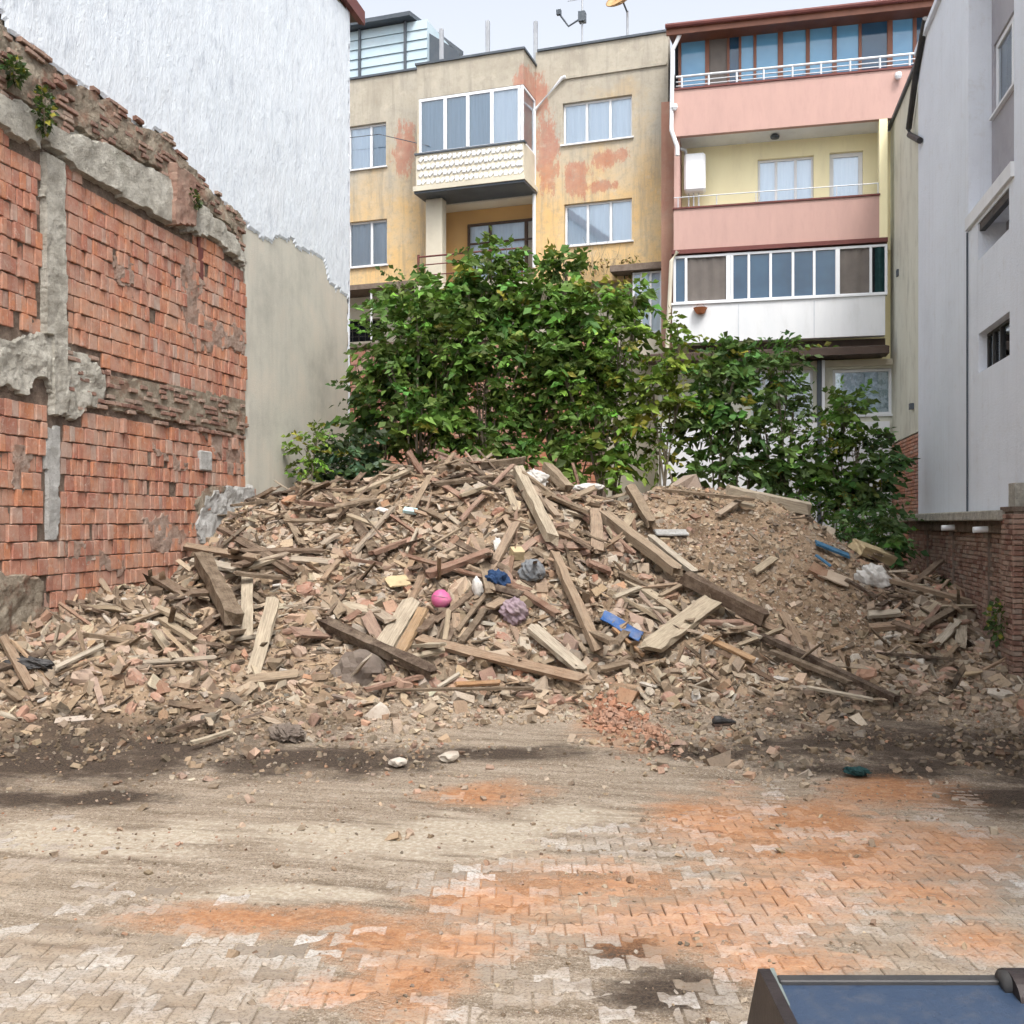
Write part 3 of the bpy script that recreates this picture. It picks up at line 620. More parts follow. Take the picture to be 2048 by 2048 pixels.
# open balcony under it
zb_fl = BG.uz(*A_(600, 1520), bay_d)[1]; rec = .62; zs = zb_pb-.2
m = MB(); m.box(ub0, ub1, rec, rec+.2, zb_fl-.3, zs+.6); m.box(ub0-.001, ub0+.05, 0.001, rec, zb_fl-.3, zs+.6); m.box(ub1-.05, ub1, .001, rec, zb_fl-.3, zs+.6)
m.build('recess_wall', M['orange_wall'], bb)
MB().box(ub0+.05, ub1-.05, .002, rec-.002, zs-.03, zs+.1).build('soffit', M['soffit'], bb)
MB().box(ub0-.05, ub1+.05, bay_d-.05, rec, zb_fl-.22, zb_fl).build('balcony_floor', M['cream_paint'], bb)
cu0 = BG.uz(*A_(468, 1250), -.5)[0]; cu1 = BG.uz(*A_(556, 1250), -.5)[0]
MB().box(cu0, cu1, -.62, -.3, zb_fl+.002, zs).build('column', M['cream_paint'], bb, bevel=.02)
dr = rb(692, 1460, 1018, 1178, rec); dr = (dr[0], ub1-.06, zb_fl+.01, dr[3])
w = window(bb, dr, rec-.12, (.32, .82), fw=.07, backs=('curtain', 'curtain', 'blind'), fmat='darkbrown', name='balcony_door', sill=False, inset=0, transom=.72)
m = MB(); zr = BG.uz(*A_(430, 1378), bay_d)[1]
m.tube([(ub0+.03, bay_d+.03, zb_fl), (ub0+.03, bay_d+.03, zr+.06)], .035, 8); m.tube([(ub1-.05, bay_d+.03, zb_fl), (ub1-.05, bay_d+.03, zr)], .03, 8)
for q in (0, -.22, -.5, -.75): m.tube([(ub0+.03, bay_d+.03, zr+q), (ub1-.05, bay_d+.03, zr+q)], .016 if q else .024, 6)
m.build('balcony_railing', M['maroon'], bb)
# drain pipe and conduit
pts = [A_(1046, 1440), A_(1046, 600), A_(1195, 425), A_(1215, 418)]
m = MB(); m.tube([(lambda q: (q[0], -.07, q[1]))(BG.uz(*p)) for p in pts], .05, 8)
m.build('drain_pipe', M['white_paint'], bb)
m = MB(); a = BG.uz(*A_(1215, 418)); b = BG.uz(*A_(1755, 345)); m.box(a[0], b[0], -.045, -.002, (a[1]+b[1])/2-.03, (a[1]+b[1])/2+.03); m.build('string_course', M['beige'], bb)
# ground storey, left: slab edge, wall, barred window, pole
MB().box(uL, ub0+.3, -.35, .9, zov-.14, zov-.004).build('slab_edge', M['mortar2'], bb)
gw = rb(30, 1838, 236, 1706, .5); zsill = BG.uz(*A_(150, 1850), .5)[1]
wall_holes(bb, M['cream_paint'], uL, uR-.02, 2.0, zov-.16, [gw], .5, .3, 'ground_storey_wall')
m = MB(); n = 6
for i in range(n+1): u = gw[0]+(gw[1]-gw[0])*i/n; m.box(u-.012, u+.012, .53, .55, gw[2], gw[3])
for i in range(1, 4): z = gw[2]+(gw[3]-gw[2])*i/4; m.box(gw[0], gw[1], .551, .565, z-.012, z+.012)
gr = m.build('window_grille', M['grille'], bb); MB().quad((gw[0], .75, gw[2]), (gw[1], .75, gw[2]), (gw[1], .75, gw[3]), (gw[0], .75, gw[3])).build('room', M['dark'], gr)
q = BG.uz(*A_(168, 1700), -.25); MB().tube([(q[0], -.25, zsill), (q[0], -.25, zov-.15)], .03, 8).build('support_pole', M['white_paint'], bb)
# glazed bay low on the right
e = rb(1572, 1790, 1712, 1480, -.3); zled = BG.uz(*A_(1560, 1445))[1]
m = MB(); m.box(e[0]-.55, uR-.05, -.55, -.002, zled-.16, zled).build('bay_ledge', M['mortar2'], bb)
window(bb, (e[0], e[1]+.08, zled-1.75, zled-.18), -.35, (.3, .62), fw=.05, backs=('curtain',), name='bay_window', sill=False, inset=0)
MB().box(e[0]-.02, e[1]+.1, -.35, .49, zled-2.3, zled-1.76).build('bay_base', M['cream_paint'], bb)
MB().box(e[1]+.10, uR-.03, -.34, .49, zled-2.3, zled-.165).build('bay_cheek', M['cream_paint'], bb)
# red brick boundary wall between beige block and plot
zwb = BG.uz(*A_(100, 1848), -1.6)[1]
bwf = BG.root('boundary_wall', 'red brick boundary wall below the beige block, half hidden by shrubs', 'wall')
MB().box(uL+.2, 2.4, -1.6, -1.4, 0, zwb-.1).build('core', M['mortar'], bwf); MB().box(uL+.15, 2.45, -1.68, -1.35, zwb-.098, zwb).build('coping', M['mortar2'], bwf)
V, F, Cc = [], [], []; cnt = 0; bms = []
def brick_mesh(w, h, d, seed):
    r_ = random.Random(seed); j = lambda s: r_.uniform(-s, s); b = .006
    p = [(sx*w/2+j(.004), -d if f else 0, sz*h/2+j(.004)) for f in (0, 1) for sx, sz in ((-1, -1), (1, -1), (1, 1), (-1, 1))]
    V = [(p[0][0], .02, p[0][2]), (p[1][0], .02, p[1][2]), (p[2][0], .02, p[2][2]), (p[3][0], .02, p[3][2])]
    V += [(x, -d+.008+j(.002), z) for x, y, z in p[4:]]; V += [(x*(1-.02/w), -d+j(.003), z*(1-.016/h)) for x, y, z in p[4:]]
    Fq = [(0, 1, 5, 4), (1, 2, 6, 5), (2, 3, 7, 6), (3, 0, 4, 7), (4, 5, 9, 8), (5, 6, 10, 9), (6, 7, 11, 10), (7, 4, 8, 11), (8, 9, 10, 11)]
    return np.array(V), np.array(Fq)
def lay_bricks(parent, spots, mat, matfar, base, limit=300, depth=.03, name='brick', far='brickwork', key=None):
    """spots: (u, z, w, h); sizes share a few meshes scaled to fit; the nearest stay single, the rest are joined."""
    vs = [brick_mesh(1*base[0], base[1], depth, s) for s in range(5)]
    mes = []
    for V, Fq in vs: me = np_mesh(name, V, Fq); me.materials.append(mat); mes.append(me)
    if key: spots = sorted(spots, key=key)
    fv, ff, fc = [], [], []; n0 = 0
    for i, (u, z, w, h) in enumerate(spots):
        k = int(rng.integers(5)); dd = rng.normal(0, lay_bricks.sd); rl = rng.normal(0, .012)
        if i < limit:
            o = bpy.data.objects.new(name, mes[k]); COL.objects.link(o); o.parent = parent; o.location = (u, lay_bricks.d+dd, z); o.scale = (w/base[0], 1, h/base[1]); o.rotation_euler = (rng.normal(0, .02), rl, rng.normal(0, .02))
        else:
            V, Fq = vs[k]; P = V*np.array([w/base[0], 1, h/base[1]]); c_, s_ = math.cos(rl), math.sin(rl)
            P = np.stack([P[:, 0]*c_+P[:, 2]*s_, P[:, 1], -P[:, 0]*s_+P[:, 2]*c_], -1)+[u, lay_bricks.d+dd, z]
            fv.append(P); ff.append(Fq+n0); n0 += len(P); fc.append(np.full((len(P), 3), rng.random()))
    if fv: tag(link_mesh(far, np_mesh(far, np.concatenate(fv), np.concatenate(ff), np.concatenate(fc)), matfar, parent), kind='stuff')
lay_bricks.sd = .006
sp = []; z = .2; row = 0
while z < zwb-.2:
    u = uL+.3+(.15 if row % 2 else 0)
    while u < 2.3: sp.append((u, z, .28, .185)); u += .3
    z += .2; row += 1
lay_bricks.d = -1.6
lay_bricks(bwf, sp, M['brick'], M['brick_far'], (.28, .185), 300, key=lambda s: -s[1]+.25*abs(s[0]+3.8))

# ------------------------------------------------------------------ things on the beige roof
q0 = BG.uz(*A_(60, 410), .8); q1 = BG.uz(*A_(466, 140), .8); zt0 = BG.uz(*A_(250, 135), .8)[1]
sh = BG.root('rooftop_shed', 'pale blue sheet metal shed on the beige roof with dark roof', 'shed')
z0s = 14.2; m = MB(); nb = 9
for i in range(nb):
    za = z0s+(zt0-z0s)*i/nb; zb = z0s+(zt0-z0s)*(i+1)/nb
    MB().hexa([(q0[0]-1, .8, za), (q1[0], .8, za), (q1[0], .86, za), (q0[0]-1, .86, za), (q0[0]-1, .835, zb-.008), (q1[0], .835, zb-.008), (q1[0], .86, zb-.008), (q0[0]-1, .86, zb-.008)]).build('cladding_panel', M['steelblue'], sh)
MB().box(q0[0]-1, q1[0]-.01, .87, 3.2, z0s, zt0-.02).build('body', M['steelblue'], sh)
for x in (108, 352): u = BG.uz(*A_(x, 250), .8)[0]; MB().box(u-.035, u+.035, .74, .8, z0s, zt0).build('post', M['slate'], sh)
MB().hexa([(q0[0]-1.2, .5, zt0+.02), (q1[0]-.4, .5, zt0+.02), (q1[0]+.1, 3.4, zt0+.05), (q0[0]-1.2, 3.4, zt0+.05), (q0[0]-1.2, .5, zt0+.14), (q1[0]-.4, .5, zt0+.14), (q1[0]+.1, 3.4, zt0+.17), (q0[0]-1.2, 3.4, zt0+.17)]).build('roof', M['slate'], sh)
a = BG.uz(*A_(470, 180), 1.2); b = BG.uz(*A_(652, 292), 1.2)
MB().hexa([(a[0], 1.0, 14.2), (b[0], 1.0, 14.2), (b[0], 3, 14.2), (a[0], 3, 14.2), (a[0], 1.0, a[1]), (b[0], 1.0, b[1]), (b[0], 3, b[1]), (a[0], 3, a[1])]).build('lean_to', M['slate'], sh)
for i, (x, y0, y1, lab) in enumerate([(545, 155, 320, 'leftmost bare grey steel post on the beige roof, by the shed'), (793, 112, 290, 'middle bare grey steel post standing on the beige roof'), (1050, 115, 280, 'right bare grey steel post on the beige roof, left of antenna')]):
    dd = bay_d+.3 if i < 2 else .2
    t_ = BG.uz(*A_(x, y0), dd); o = BG.root('roof_post', lab, 'post', 'bare posts on the beige roof')
    MB().box(t_[0]-.05, t_[0]+.05, dd-.05, dd+.05, 14.0, t_[1]).build('shaft', M['grey_metal'], o, bevel=.01); MB().box(t_[0]-.09, t_[0]+.09, dd-.09, dd+.09, 14.0, 14.35).build('base', M['mortar2'], o)
an = BG.root('antenna', 'dark television antenna on a thin mast above beige roof', 'antenna')
p = BG.uz(*A_(1300, 0), .2); ya = BG.uz(*A_(1300, 95), .2)[1]; yb = BG.uz(*A_(1185, 88), .2)
MB().tube([(p[0], .2, 14), (p[0], .2, ya+1.1)], .03, 8, .022).build('mast', M['grey_metal'], an)
MB().tube([(p[0], .16, ya-.02), (p[0]-.35, .1, ya-.22), (yb[0], .05, yb[1])], .028, 8).box(yb[0]-.07, yb[0]+.05, 0, .1, yb[1]-.03, yb[1]+.1).build('feed_arm', M['slate'], an)
MB().box(p[0]-.09, p[0]+.09, .1, .3, ya-.12, ya+.14).build('bracket', M['slate'], an)
m = MB()
for i in range(5): m.tube([(p[0]-.4, .2, ya+.5+i*.1), (p[0]+.4, .2, ya+.5+i*.1)], .01, 5)
m.build('element', M['grey_metal'], an)
ds = BG.root('satellite_dish', 'rusty orange satellite dish on a thin mast at roof edge', 'satellite dish')
p = BG.uz(*A_(1543, 80), .3); c = BG.uz(*A_(1524, 22), .3)
MB().tube([(p[0], .3, 14.2), (p[0], .3, p[1]+.1)], .03, 8).build('mast', M['grey_metal'], ds)
m = MB(); k = 24; R = .40; ce = Vector((c[0], .15, c[1])); ax = Vector((-.35, -.7, .62)).normalized(); e1 = ax.orthogonal().normalized(); e2 = ax.cross(e1)
rings = [(0.001, 0), (.3, .02), (.6, .07), (.85, .14), (1, .2), (1.0, .17), (.8, .09), (.5, .02), (.001, -.03)]
for rr, h in rings:
    for j in range(k): m.v.append(tuple(ce+ax*(h*.8)+(e1*math.cos(2*math.pi*j/k)+e2*math.sin(2*math.pi*j/k)*1.15)*R*rr))
for i in range(len(rings)-1):
    for j in range(k): a0 = i*k+j; a1 = i*k+(j+1) % k; m.f.append((a0, a1, a1+k, a0+k))
m.build('dish', M['rust'], ds, smooth=True)
MB().tube([tuple(ce-ax*.02), (p[0], .3, p[1]+.05)], .025, 6).build('bracket', M['slate'], ds); MB().tube([tuple(ce-e2*R*.9), tuple(ce+ax*.4)], .012, 6).build('feed_arm', M['slate'], ds)

M['strip'] = simple('dull_red_render', (.30, .155, .115), (.38, .24, .175), 1.2, .9, .15, .3, 30, dirt=((.34, .28, .22), 1.6, .7))
# ------------------------------------------------------------------ pink and yellow block
yb_ = YL.root('pink_apartment_building', 'pink and pale yellow apartment block with long balconies and brown penthouse', 'building')
def ry(x0, y0, x1, y1, d=0.0): return YL.rect(B_(x0, y0), B_(x1, y1), d)
def zy(x, y, d=0.0): return YL.uz(*B_(x, y), d)[1]
def uy(x, d=0.0): return YL.uz(*B_(x, 600), d)[0]
u0 = uy(52); u1 = uy(1200); u1t = 6.6; bd = .95
z1t, z1b = zy(650, 430), zy(650, 682); z2t, z2b = zy(650, 1084), zy(650, 1308); z3t, z3b = zy(650, 1612), zy(650, 1822)
MB().box(u0, u1t, 0, .14, z1b, z1t).build('upper_parapet', M['pink'], yb_); MB().box(u0-.02, u1t, -.03, .17, z1t+.002, z1t+.05).build('coping', M['maroon'], yb_)
MB().box(u0+.02, u1t, .141, bd, z1b+.03, z1b+.2).build('soffit', M['white_paint'], yb_)
MB().box(u0, u1-.18, 0, .14, z2b, z2t).build('lower_parapet', M['pink'], yb_); MB().box(u0-.02, u1-.16, -.03, .17, z2t+.002, z2t+.04).build('coping', M['maroon'], yb_)
MB().box(u0-.05, u1, -.05, .16, z2b-.10, z2b-.003).build('balcony_trim', M['maroon'], yb_)
MB().box(u0, u1, .161, bd, z2b-.06, z2b+.12).build('soffit', M['white_paint'], yb_)
MB().box(u1-.178, u1, 0.002, .3, z2b, z1b-.002).build('corner_column', M['yellow'], yb_)
MB().box(u0, u0+.13, .145, bd, z2t-.4, z1b+.03).build('side_wall', M['pink'], yb_)
w3 = YL.rect(B_(503, 1075), B_(803, 832), bd); w3 = (w3[0], w3[1], z2t-.95+.9, w3[3]); dd3 = YL.rect(B_(888, 1055), B_(1068, 806), bd); dd3 = (dd3[0], dd3[1], z2b+.15, dd3[3])
wall_holes(yb_, M['yellow'], u0, 5.2, z2b-.05, z1b+.1, [w3, dd3], bd, .25)
window(yb_, w3, bd, (.33, .68), backs=('curtain',)); window(yb_, dd3, bd, (), backs=('curtain',), fw=.1, name='balcony_door', sill=False)
bo = MB(); a = ry(108, 1030, 222, 818, .35); bl = MB().box(a[0], a[1], .3, .68, a[2], a[3]).build('boiler', M['pvc'], yb_, bevel=.05)
m = MB()
for i in range(3): m.tube([(a[0]+.1+i*.12, .5, a[2]-.35), (a[0]+.1+i*.12, .5, a[2])], .018, 6)
m.tube([(a[0]+.05, .5, a[3]), (a[0]+.02, .45, a[3]+.12), (a[0]-.1, .3, a[3]+.13)], .04, 8); m.build('boiler_pipe', M['rail'], bl)
m = MB(); zq = zy(650, 1015); m.tube([(u0, .06, zq), (u1-.15, .06, zq)], .012, 6)
for i in range(6): x = u0+.1+(u1-.3-u0)*i/5; m.tube([(x, .06, z2t), (x, .06, zq)], .012, 6)
m.build('thin_rail', M['rail'], yb_)
MB().lathe((uy(595, .5), .5, z1b-.06), [(.1, 0), (.11, .05), (.06, .1)], 12).build('ceiling_lamp', M['slate'], yb_)
# glazed balcony
zg1, zg0 = zy(650, 1340), zy(650, 1608)
gl = MB(); gl.box(u0, u1, .0, .07, zg0, zg0+.07); gl.box(u0, u1, 0, .07, zg1-.06, zg1)
ed = [u0+.02, uy(118), uy(345), uy(365), uy(455), uy(572), uy(692), uy(806), uy(932), uy(1110), u1-.03]
for i, e in enumerate(ed): wq = .05 if i in (2, 8) else .03; gl.box(e-wq, e+wq, -.004, .066, zg0+.07, zg1-.06)
gb_ = gl.build('balcony_glazing', M['pvc'], yb_, bevel=.006)
bk = ['blueglass', 'blind', 'blueglass', 'blueglass', 'blueglass', 'blueglass', 'blueglass', 'blueglass', 'blind', 'green_cloth']
for (a, b), k in zip(zip(ed, ed[1:]), bk):
    if b-a < .07: continue
    if k == 'blueglass': MB().quad((a, .04, zg0+.05), (b, .04, zg0+.05), (b, .04, zg1-.04), (a, .04, zg1-.04)).build('pane', M[k], gb_)
    else:
        m = MB(); wavy(m, a, b, .05, zg0+.03, zg1-.03, .012 if k == 'blind' else .05); m.build('blind' if k == 'blind' else 'curtain', M[k], gb_)
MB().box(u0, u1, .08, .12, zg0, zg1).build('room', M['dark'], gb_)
MB().box(u0-.03, u1-.06, -.06, .16, z3b, z3t-.003).build('white_parapet', M['white_paint'], yb_); 
m = MB()
for x in (400, 805): m.box(uy(x)-.012, uy(x)+.012, -.068, -.0605, z3b+.02, z3t-.05)
m.build('parapet_joint', M['rail'], yb_)
MB().box(u0-.06, u1-.03, -.10, .2, z3t, z3t+.05).build('sill', M['pvc'], yb_)
# below: dark canopy and ground storey
def uc(x, d=0.0): return YL.uz(*C_(x, 400), d)[0]
def zc(x, y, d=0.0): return YL.uz(*C_(x, y), d)[1]
zcb = zc(700, 320)
MB().box(u0+.3, u1-.02, .25, bd, zcb+.1, z3b-.02).build('canopy_back', M['darkbrown'], yb_)
m = MB(); m.hexa([(u0-.6, -.5, zcb), (u1-.02, -.5, zcb), (u1-.02, .2, zcb+.02), (u0-.6, .2, zcb+.02), (u0-.6, -.5, zcb+.16), (u1-.02, -.5, zcb+.16), (u1-.02, .2, zcb+.3), (u0-.6, .2, zcb+.3)]).build('canopy', M['darkbrown'], yb_)
lw_ = YL.rect(C_(905, 620), C_(1225, 362), .3); md = YL.rect(C_(465, 640), C_(605, 372), .3); m2 = YL.rect(C_(640, 640), C_(800, 372), .3)
wall_holes(yb_, M['dull_render'], u0-.4, 5.2, 0, zcb-.01, [lw_, md, m2], .3, .35, 'ground_storey_wall')
window(yb_, lw_, .3, (), backs=('lace',), fw=.07, name='lace_window'); window(yb_, md, .3, (.5,), backs=('dark',), fw=.06); window(yb_, m2, .3, (), backs=('dark', 'curtain_grey'), fw=.06)
up = uc(838, .2); MB().box(up-.07, up+.03, .1, .29, 2.0, zcb-.02).build('post', M['slate'], yb_); MB().box(up+.035, up+.1, .1, .28, 2.0, zcb-.02).build('post', M['pvc'], yb_)
MB().box(u0-.4, 5.2, .22, .29, zcb-.16, zcb-.02).build('fascia', M['cream_paint'], yb_)
MB().box(u0-.3, uc(1215), .12, .295, 0, zc(700, 640, .2)-.1).build('plinth', M['white_paint'], yb_)
# penthouse
zr0 = z1t+.05; pd = .35; zpt = zy(650, 148, pd); 
ut1 = u1t
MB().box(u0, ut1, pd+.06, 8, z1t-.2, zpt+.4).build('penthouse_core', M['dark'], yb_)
pm = MB(); pe = [uy(x, pd) for x in (85, 232, 345, 408, 488, 625, 772, 915, 1052, 1212, 1345, 1480)]; wid = [.035, .05, .03, .03, .035, .06, .045, .05, .035, .06, .04, .04]
pm.box(u0, ut1, pd-.03, pd+.04, zpt-.06, zpt+.2); pm.box(u0, ut1, pd-.03, pd+.04, z1t-.1, z1t+.15)
for e, w_ in zip(pe, wid): pm.box(e-w_, e+w_, pd-.032, pd+.042, z1t+.15, zpt-.06)
pg = pm.build('penthouse_glazing', M['brown'], yb_, bevel=.006)
for (a, b), k in zip(zip(pe, pe[1:]), ['skyglass', 'blind', 'blueglass', 'skyglass', 'skyglass', 'skyglass', 'skyglass', 'skyglass', 'blueglass', 'skyglass', 'blueglass']):
    MB().quad((a, pd+.01, z1t+.1), (b, pd+.01, z1t+.1), (b, pd+.01, zpt), (a, pd+.01, zpt)).build('pane' if k != 'blind' else 'blind', M[k], pg)
ze = zy(650, 95, -.12)
rf = MB().hexa([(u0-.15, -.12, ze-.03), (ut1, -.12, ze-.03), (ut1, 4, ze+1.1), (u0-.15, 4, ze+1.1), (u0-.15, -.12, ze+.06), (ut1, -.12, ze+.06), (ut1, 4, ze+1.2), (u0-.15, 4, ze+1.2)]).build('roof', M['maroon'], yb_)
MB().box(u0-.16, ut1, -.19, -.122, ze-.14, ze+.08).build('fascia', M['brown'], rf); MB().tube([(u0-.18, -.24, ze+.05), (ut1, -.24, ze+.05)], .06, 8).build('gutter', M['maroon'], rf)
MB().box(u0, ut1, -.12, pd+.05, ze-.11, ze-.06).build('eave_lining', M['brown'], rf)
m = MB(); zrl = zy(650, 352)
m.tube([(u0+.05, .05, zrl), (ut1, .05, zrl)], .03, 8)
for q in (.12, .22, .32): m.tube([(u0+.05, .05, zrl-q), (ut1, .05, zrl-q)], .014, 6)
for x in (95, 240, 390, 535, 690, 843, 1000, 1160, 1320): m.tube([(uy(x), .05, z1t+.04), (uy(x), .05, zrl)], .025, 8)
m.build('roof_railing', M['rail'], yb_)
pts = [(100, 150), (72, 215), (46, 270), (40, 700), (72, 790), (72, 835)]
MB().tube([(YL.uz(*B_(x, y), -.08)[0], -.08, YL.uz(*B_(x, y), -.08)[1]) for x, y in pts], .05, 8).build('downpipe', M['white_paint'], yb_)
pts = [(72, 1350), (40, 1400), (20, 1800), (8, 2100)]
MB().tube([(YL.uz(*B_(x, y), -.1)[0], -.1, YL.uz(*B_(x, y), -.1)[1]) for x, y in pts], .05, 8).build('downpipe', M['cream_paint'], yb_)
MB().box(u0-.35, u0-.01, .6, .9, z3b, z1t).build('party_strip', M['strip'], yb_)
MB().box(u0, 5.2, bd+.3, 8, 0, z1t).build('body', M['yellow'], yb_)
q = YL.uz(*B_(195, 1655), -.14)
bk_ = empty('hanging_basket', tuple((YL.o+YL.u*q[0]+YL.i*-.14).tolist())+(q[1]-.12,), 'small orange basket hung on the white balcony parapet', 'basket')
MB().lathe((0, 0, 0), [(.09, 0), (.16, .12), (.17, .13), (.15, .13), (.08, .02)], 14).build('bowl', M['terracotta'], bk_); MB().tube([(-.15, .03, .12), (0, .1, .3), (.15, .03, .12)], .008, 5).build('handle', M['grey_metal'], bk_)
q = YL.uz(*B_(55, 575), -.12); fl = empty('floodlight', tuple((YL.o+YL.u*q[0]+YL.i*-.1).tolist())+(q[1],), 'small white lamp on the left end of the pink parapet', 'lamp')
MB().lathe((0, 0, -.07), [(.05, 0), (.08, .06), (.07, .14)], 12).build('housing', M['pvc'], fl); MB().box(-.02, .02, 0, .1, -.02, .02).build('bracket', M['pvc'], fl)
q = YL.uz(*B_(1258, 405), -.12); fl = empty('floodlight', tuple((YL.o+YL.u*q[0]+YL.i*-.1).tolist())+(q[1],), 'small white lamp at the right end of the top pink parapet', 'lamp')
MB().lathe((0, 0, -.07), [(.05, 0), (.08, .06), (.07, .14)], 12).build('housing', M['pvc'], fl); MB().box(-.02, .02, 0, .1, -.02, .02).build('bracket', M['rust'], fl)
# wire strung between the left gable and the beige bay
a = BG.uz(*A_(60, 757), -.1); b = BG.uz(*A_(480, 785), bay_d)
wr = BG.root('overhead_wire', 'thin dark wire strung across the beige facade to the bay', 'wire'); MB().tube([(a[0]-2, -.3, a[1]+.05), (a[0]+1, -.35, a[1]-.02), (b[0], bay_d-.02, b[1])], .012, 5).build('strand', M['slate'], wr)
# ------------------------------------------------------------------ crust: a ragged, uneven skin on a wall plane (drawn from an outline)
def crust(parent, name, F, outline, d_out, amp, mat, res=.05, sc=3.0, seed=1, edge=.02, d_edge=.015, smooth=True, jit=.4, clipz=None):
    P = np.array([F.uz(*p) for p in outline]); rg = .5*res
    us = np.arange(P[:, 0].min()-res, P[:, 0].max()+2*res, res); zs = np.arange(P[:, 1].min()-res, P[:, 1].max()+2*res, res)
    U, Z = np.meshgrid(us, zs)
    du = edge*8*fbm(U, Z, 4.5, 4, seed+100); dz = edge*8*fbm(U, Z, 4.5, 4, seed+200)
    ins = inpoly(U+du, Z+dz, [tuple(p) for p in P])
    if clipz is not None: ins &= Z > clipz
    cell = ins[:-1, :-1] & ins[1:, :-1] & ins[:-1, 1:] & ins[1:, 1:]
    # vertices with all four cells inside are interior
    cpad = np.zeros((U.shape[0]+1, U.shape[1]+1), bool); cpad[1:-1, 1:-1] = cell
    allin = cpad[:-1, :-1] & cpad[1:, :-1] & cpad[:-1, 1:] & cpad[1:, 1:]
    D = -d_out-amp*fbm(U, Z, sc, 5, seed); D = np.where(allin, D, d_edge)
    U = U+rng.normal(0, jit*res*.3, U.shape); Z = Z+rng.normal(0, jit*res*.3, Z.shape)
    used = cpad[:-1, :-1] | cpad[1:, :-1] | cpad[:-1, 1:] | cpad[1:, 1:]
    mp = -np.ones(U.shape, int); mp[used] = np.arange(used.sum())
    V = np.stack([U[used], D[used], Z[used]], -1)
    i, j = np.nonzero(cell); Fq = np.stack([mp[i, j], mp[i, j+1], mp[i+1, j+1], mp[i+1, j]], -1)
    return link_mesh(name, np_mesh(name, V, Fq, smooth=smooth), mat, parent), [tuple(p) for p in P]
GL = lambda L: [G_(*p) for p in L]; EL = lambda L: [E_(*p) for p in L]
# ------------------------------------------------------------------ tall plastered building on the left
wb = LW.root('plastered_building', 'tall building on the left with rough white plastered blank side wall', 'building')
YC = LW.uz(697, 600)[0]
MB().box(1.0, YC-.02, 0.02, 9, 0, 13.4).build('wall', M['cement'], wb)
edge_line = [(-900, -900), (-300, -240), (0, 150), (90, 262), (220, 345), (350, 470), (560, 565), (720, 695), (850, 735), (940, 870), (1010, 930), (1110, 1060), (1200, 1115), (1270, 1190), (1400, 1290), (1520, 1290), (1620, 1350), (1720, 1400), (1760, 1530), (1868, 1625)]
top = [(1868, -60), (1868, -3000), (-900, -6500)]
whp = [G_(*p) for p in edge_line]+[(697, 600), (697, -1), (697, -60)]
P = [LW.uz(*p) for p in whp]
zt_ = 13.38
out = [LW.uz(*G_(*p)) for p in edge_line[:-1]]; out = [(u, min(z, zt_)) for u, z in out]+[(YC-.01, LW.uz(*G_(1868, 1625))[1]), (YC-.01, zt_), (out[0][0], zt_)]
class _Direct:
    def uz(s, u, z, d=0): return u, z
crust(wb, 'white_plaster', _Direct(), out, .05, .02, M['white_plaster'], .05, 1.6, 3, .03, -.03, False)
cem = [G_(1300, 1400), G_(1270, 1090), G_(1400, 1190), G_(1520, 1200), G_(1620, 1260), G_(1720, 1310), G_(1790, 1440), G_(1868, 1530), (697, 780), (697, 1130), (482, 1130), E_(1305, 700), E_(1300, 0), G_(1310, 1600)]
crust(wb, 'cement_render', LW, cem, .026, .01, M['cement'], .07, 1.2, 5, .012, 0.0)
ro = MB().box(0.6, YC+.55, -.10, 9.3, 13.42, 13.6).build('roof', M['darkbrown'], wb)
MB().box(0.6, YC+.60, -.16, -.102, 13.36, 13.66).box(0.6, YC+.59, -.10, -.02, 13.38, 13.418).build('eave_board', M['maroon'], ro)
MB().box(YC-.019, YC+.03, -.02, 8.9, 0, 13.38).build('end_wall', M['lilac'], wb)
# ------------------------------------------------------------------ remains of the old brick building against it
pw = LW.root('brick_party_wall', 'exposed red hollow brick wall with concrete frame left on side wall', 'wall')
bed_o = GL([(-700, -600), (0, 330), (330, 700), (860, 1000), (1050, 1180), (1290, 1400), (1305, 1700)])+EL([(1303, 0), (1303, 800), (1340, 800), (1380, 1050), (1340, 1250), (600, 1900), (-1500, 2400)])
P = [LW.uz(*p) for p in bed_o]; P = [(max(u, 7.2), max(z, .1)) for u, z in P]
crust(pw, 'mortar_bed', _Direct(), P, .046, .02, M['mortar'], .05, 5, 8, .012, .03)
bedpoly = P
def poly(L): return [LW.uz(*p) for p in L]
colp = poly(GL([(180, 800), (315, 860), (325, 1932)])+EL([(345, 150), (330, 420), (300, 450), (295, 1040), (270, 1110), (205, 1100), (205, 430), (232, 420), (230, 0)])+GL([(185, 1800)]))
beamp = GL([(-300, 560), (0, 735), (160, 830), (180, 850), (190, 800), (330, 905), (620, 1085), (850, 1215), (1050, 1290), (1100, 1300), (1290, 1450), (1300, 1400), (1220, 1240), (1060, 1090), (1000, 1030), (860, 930), (700, 850), (560, 770), (400, 700), (330, 700), (250, 640), (0, 500), (-300, 330)])
beam = poly(beamp)
rubp = GL([(-400, -240), (0, 105), (95, 222), (230, 308), (360, 430), (570, 528), (730, 655), (860, 698), (950, 830), (1020, 890), (1120, 1020), (1210, 1075), (1285, 1165), (1295, 1400), (1220, 1260), (1060, 1110), (1000, 1050), (860, 950), (700, 870), (560, 790), (400, 720), (330, 720), (250, 660), (0, 520), (-400, 300)])
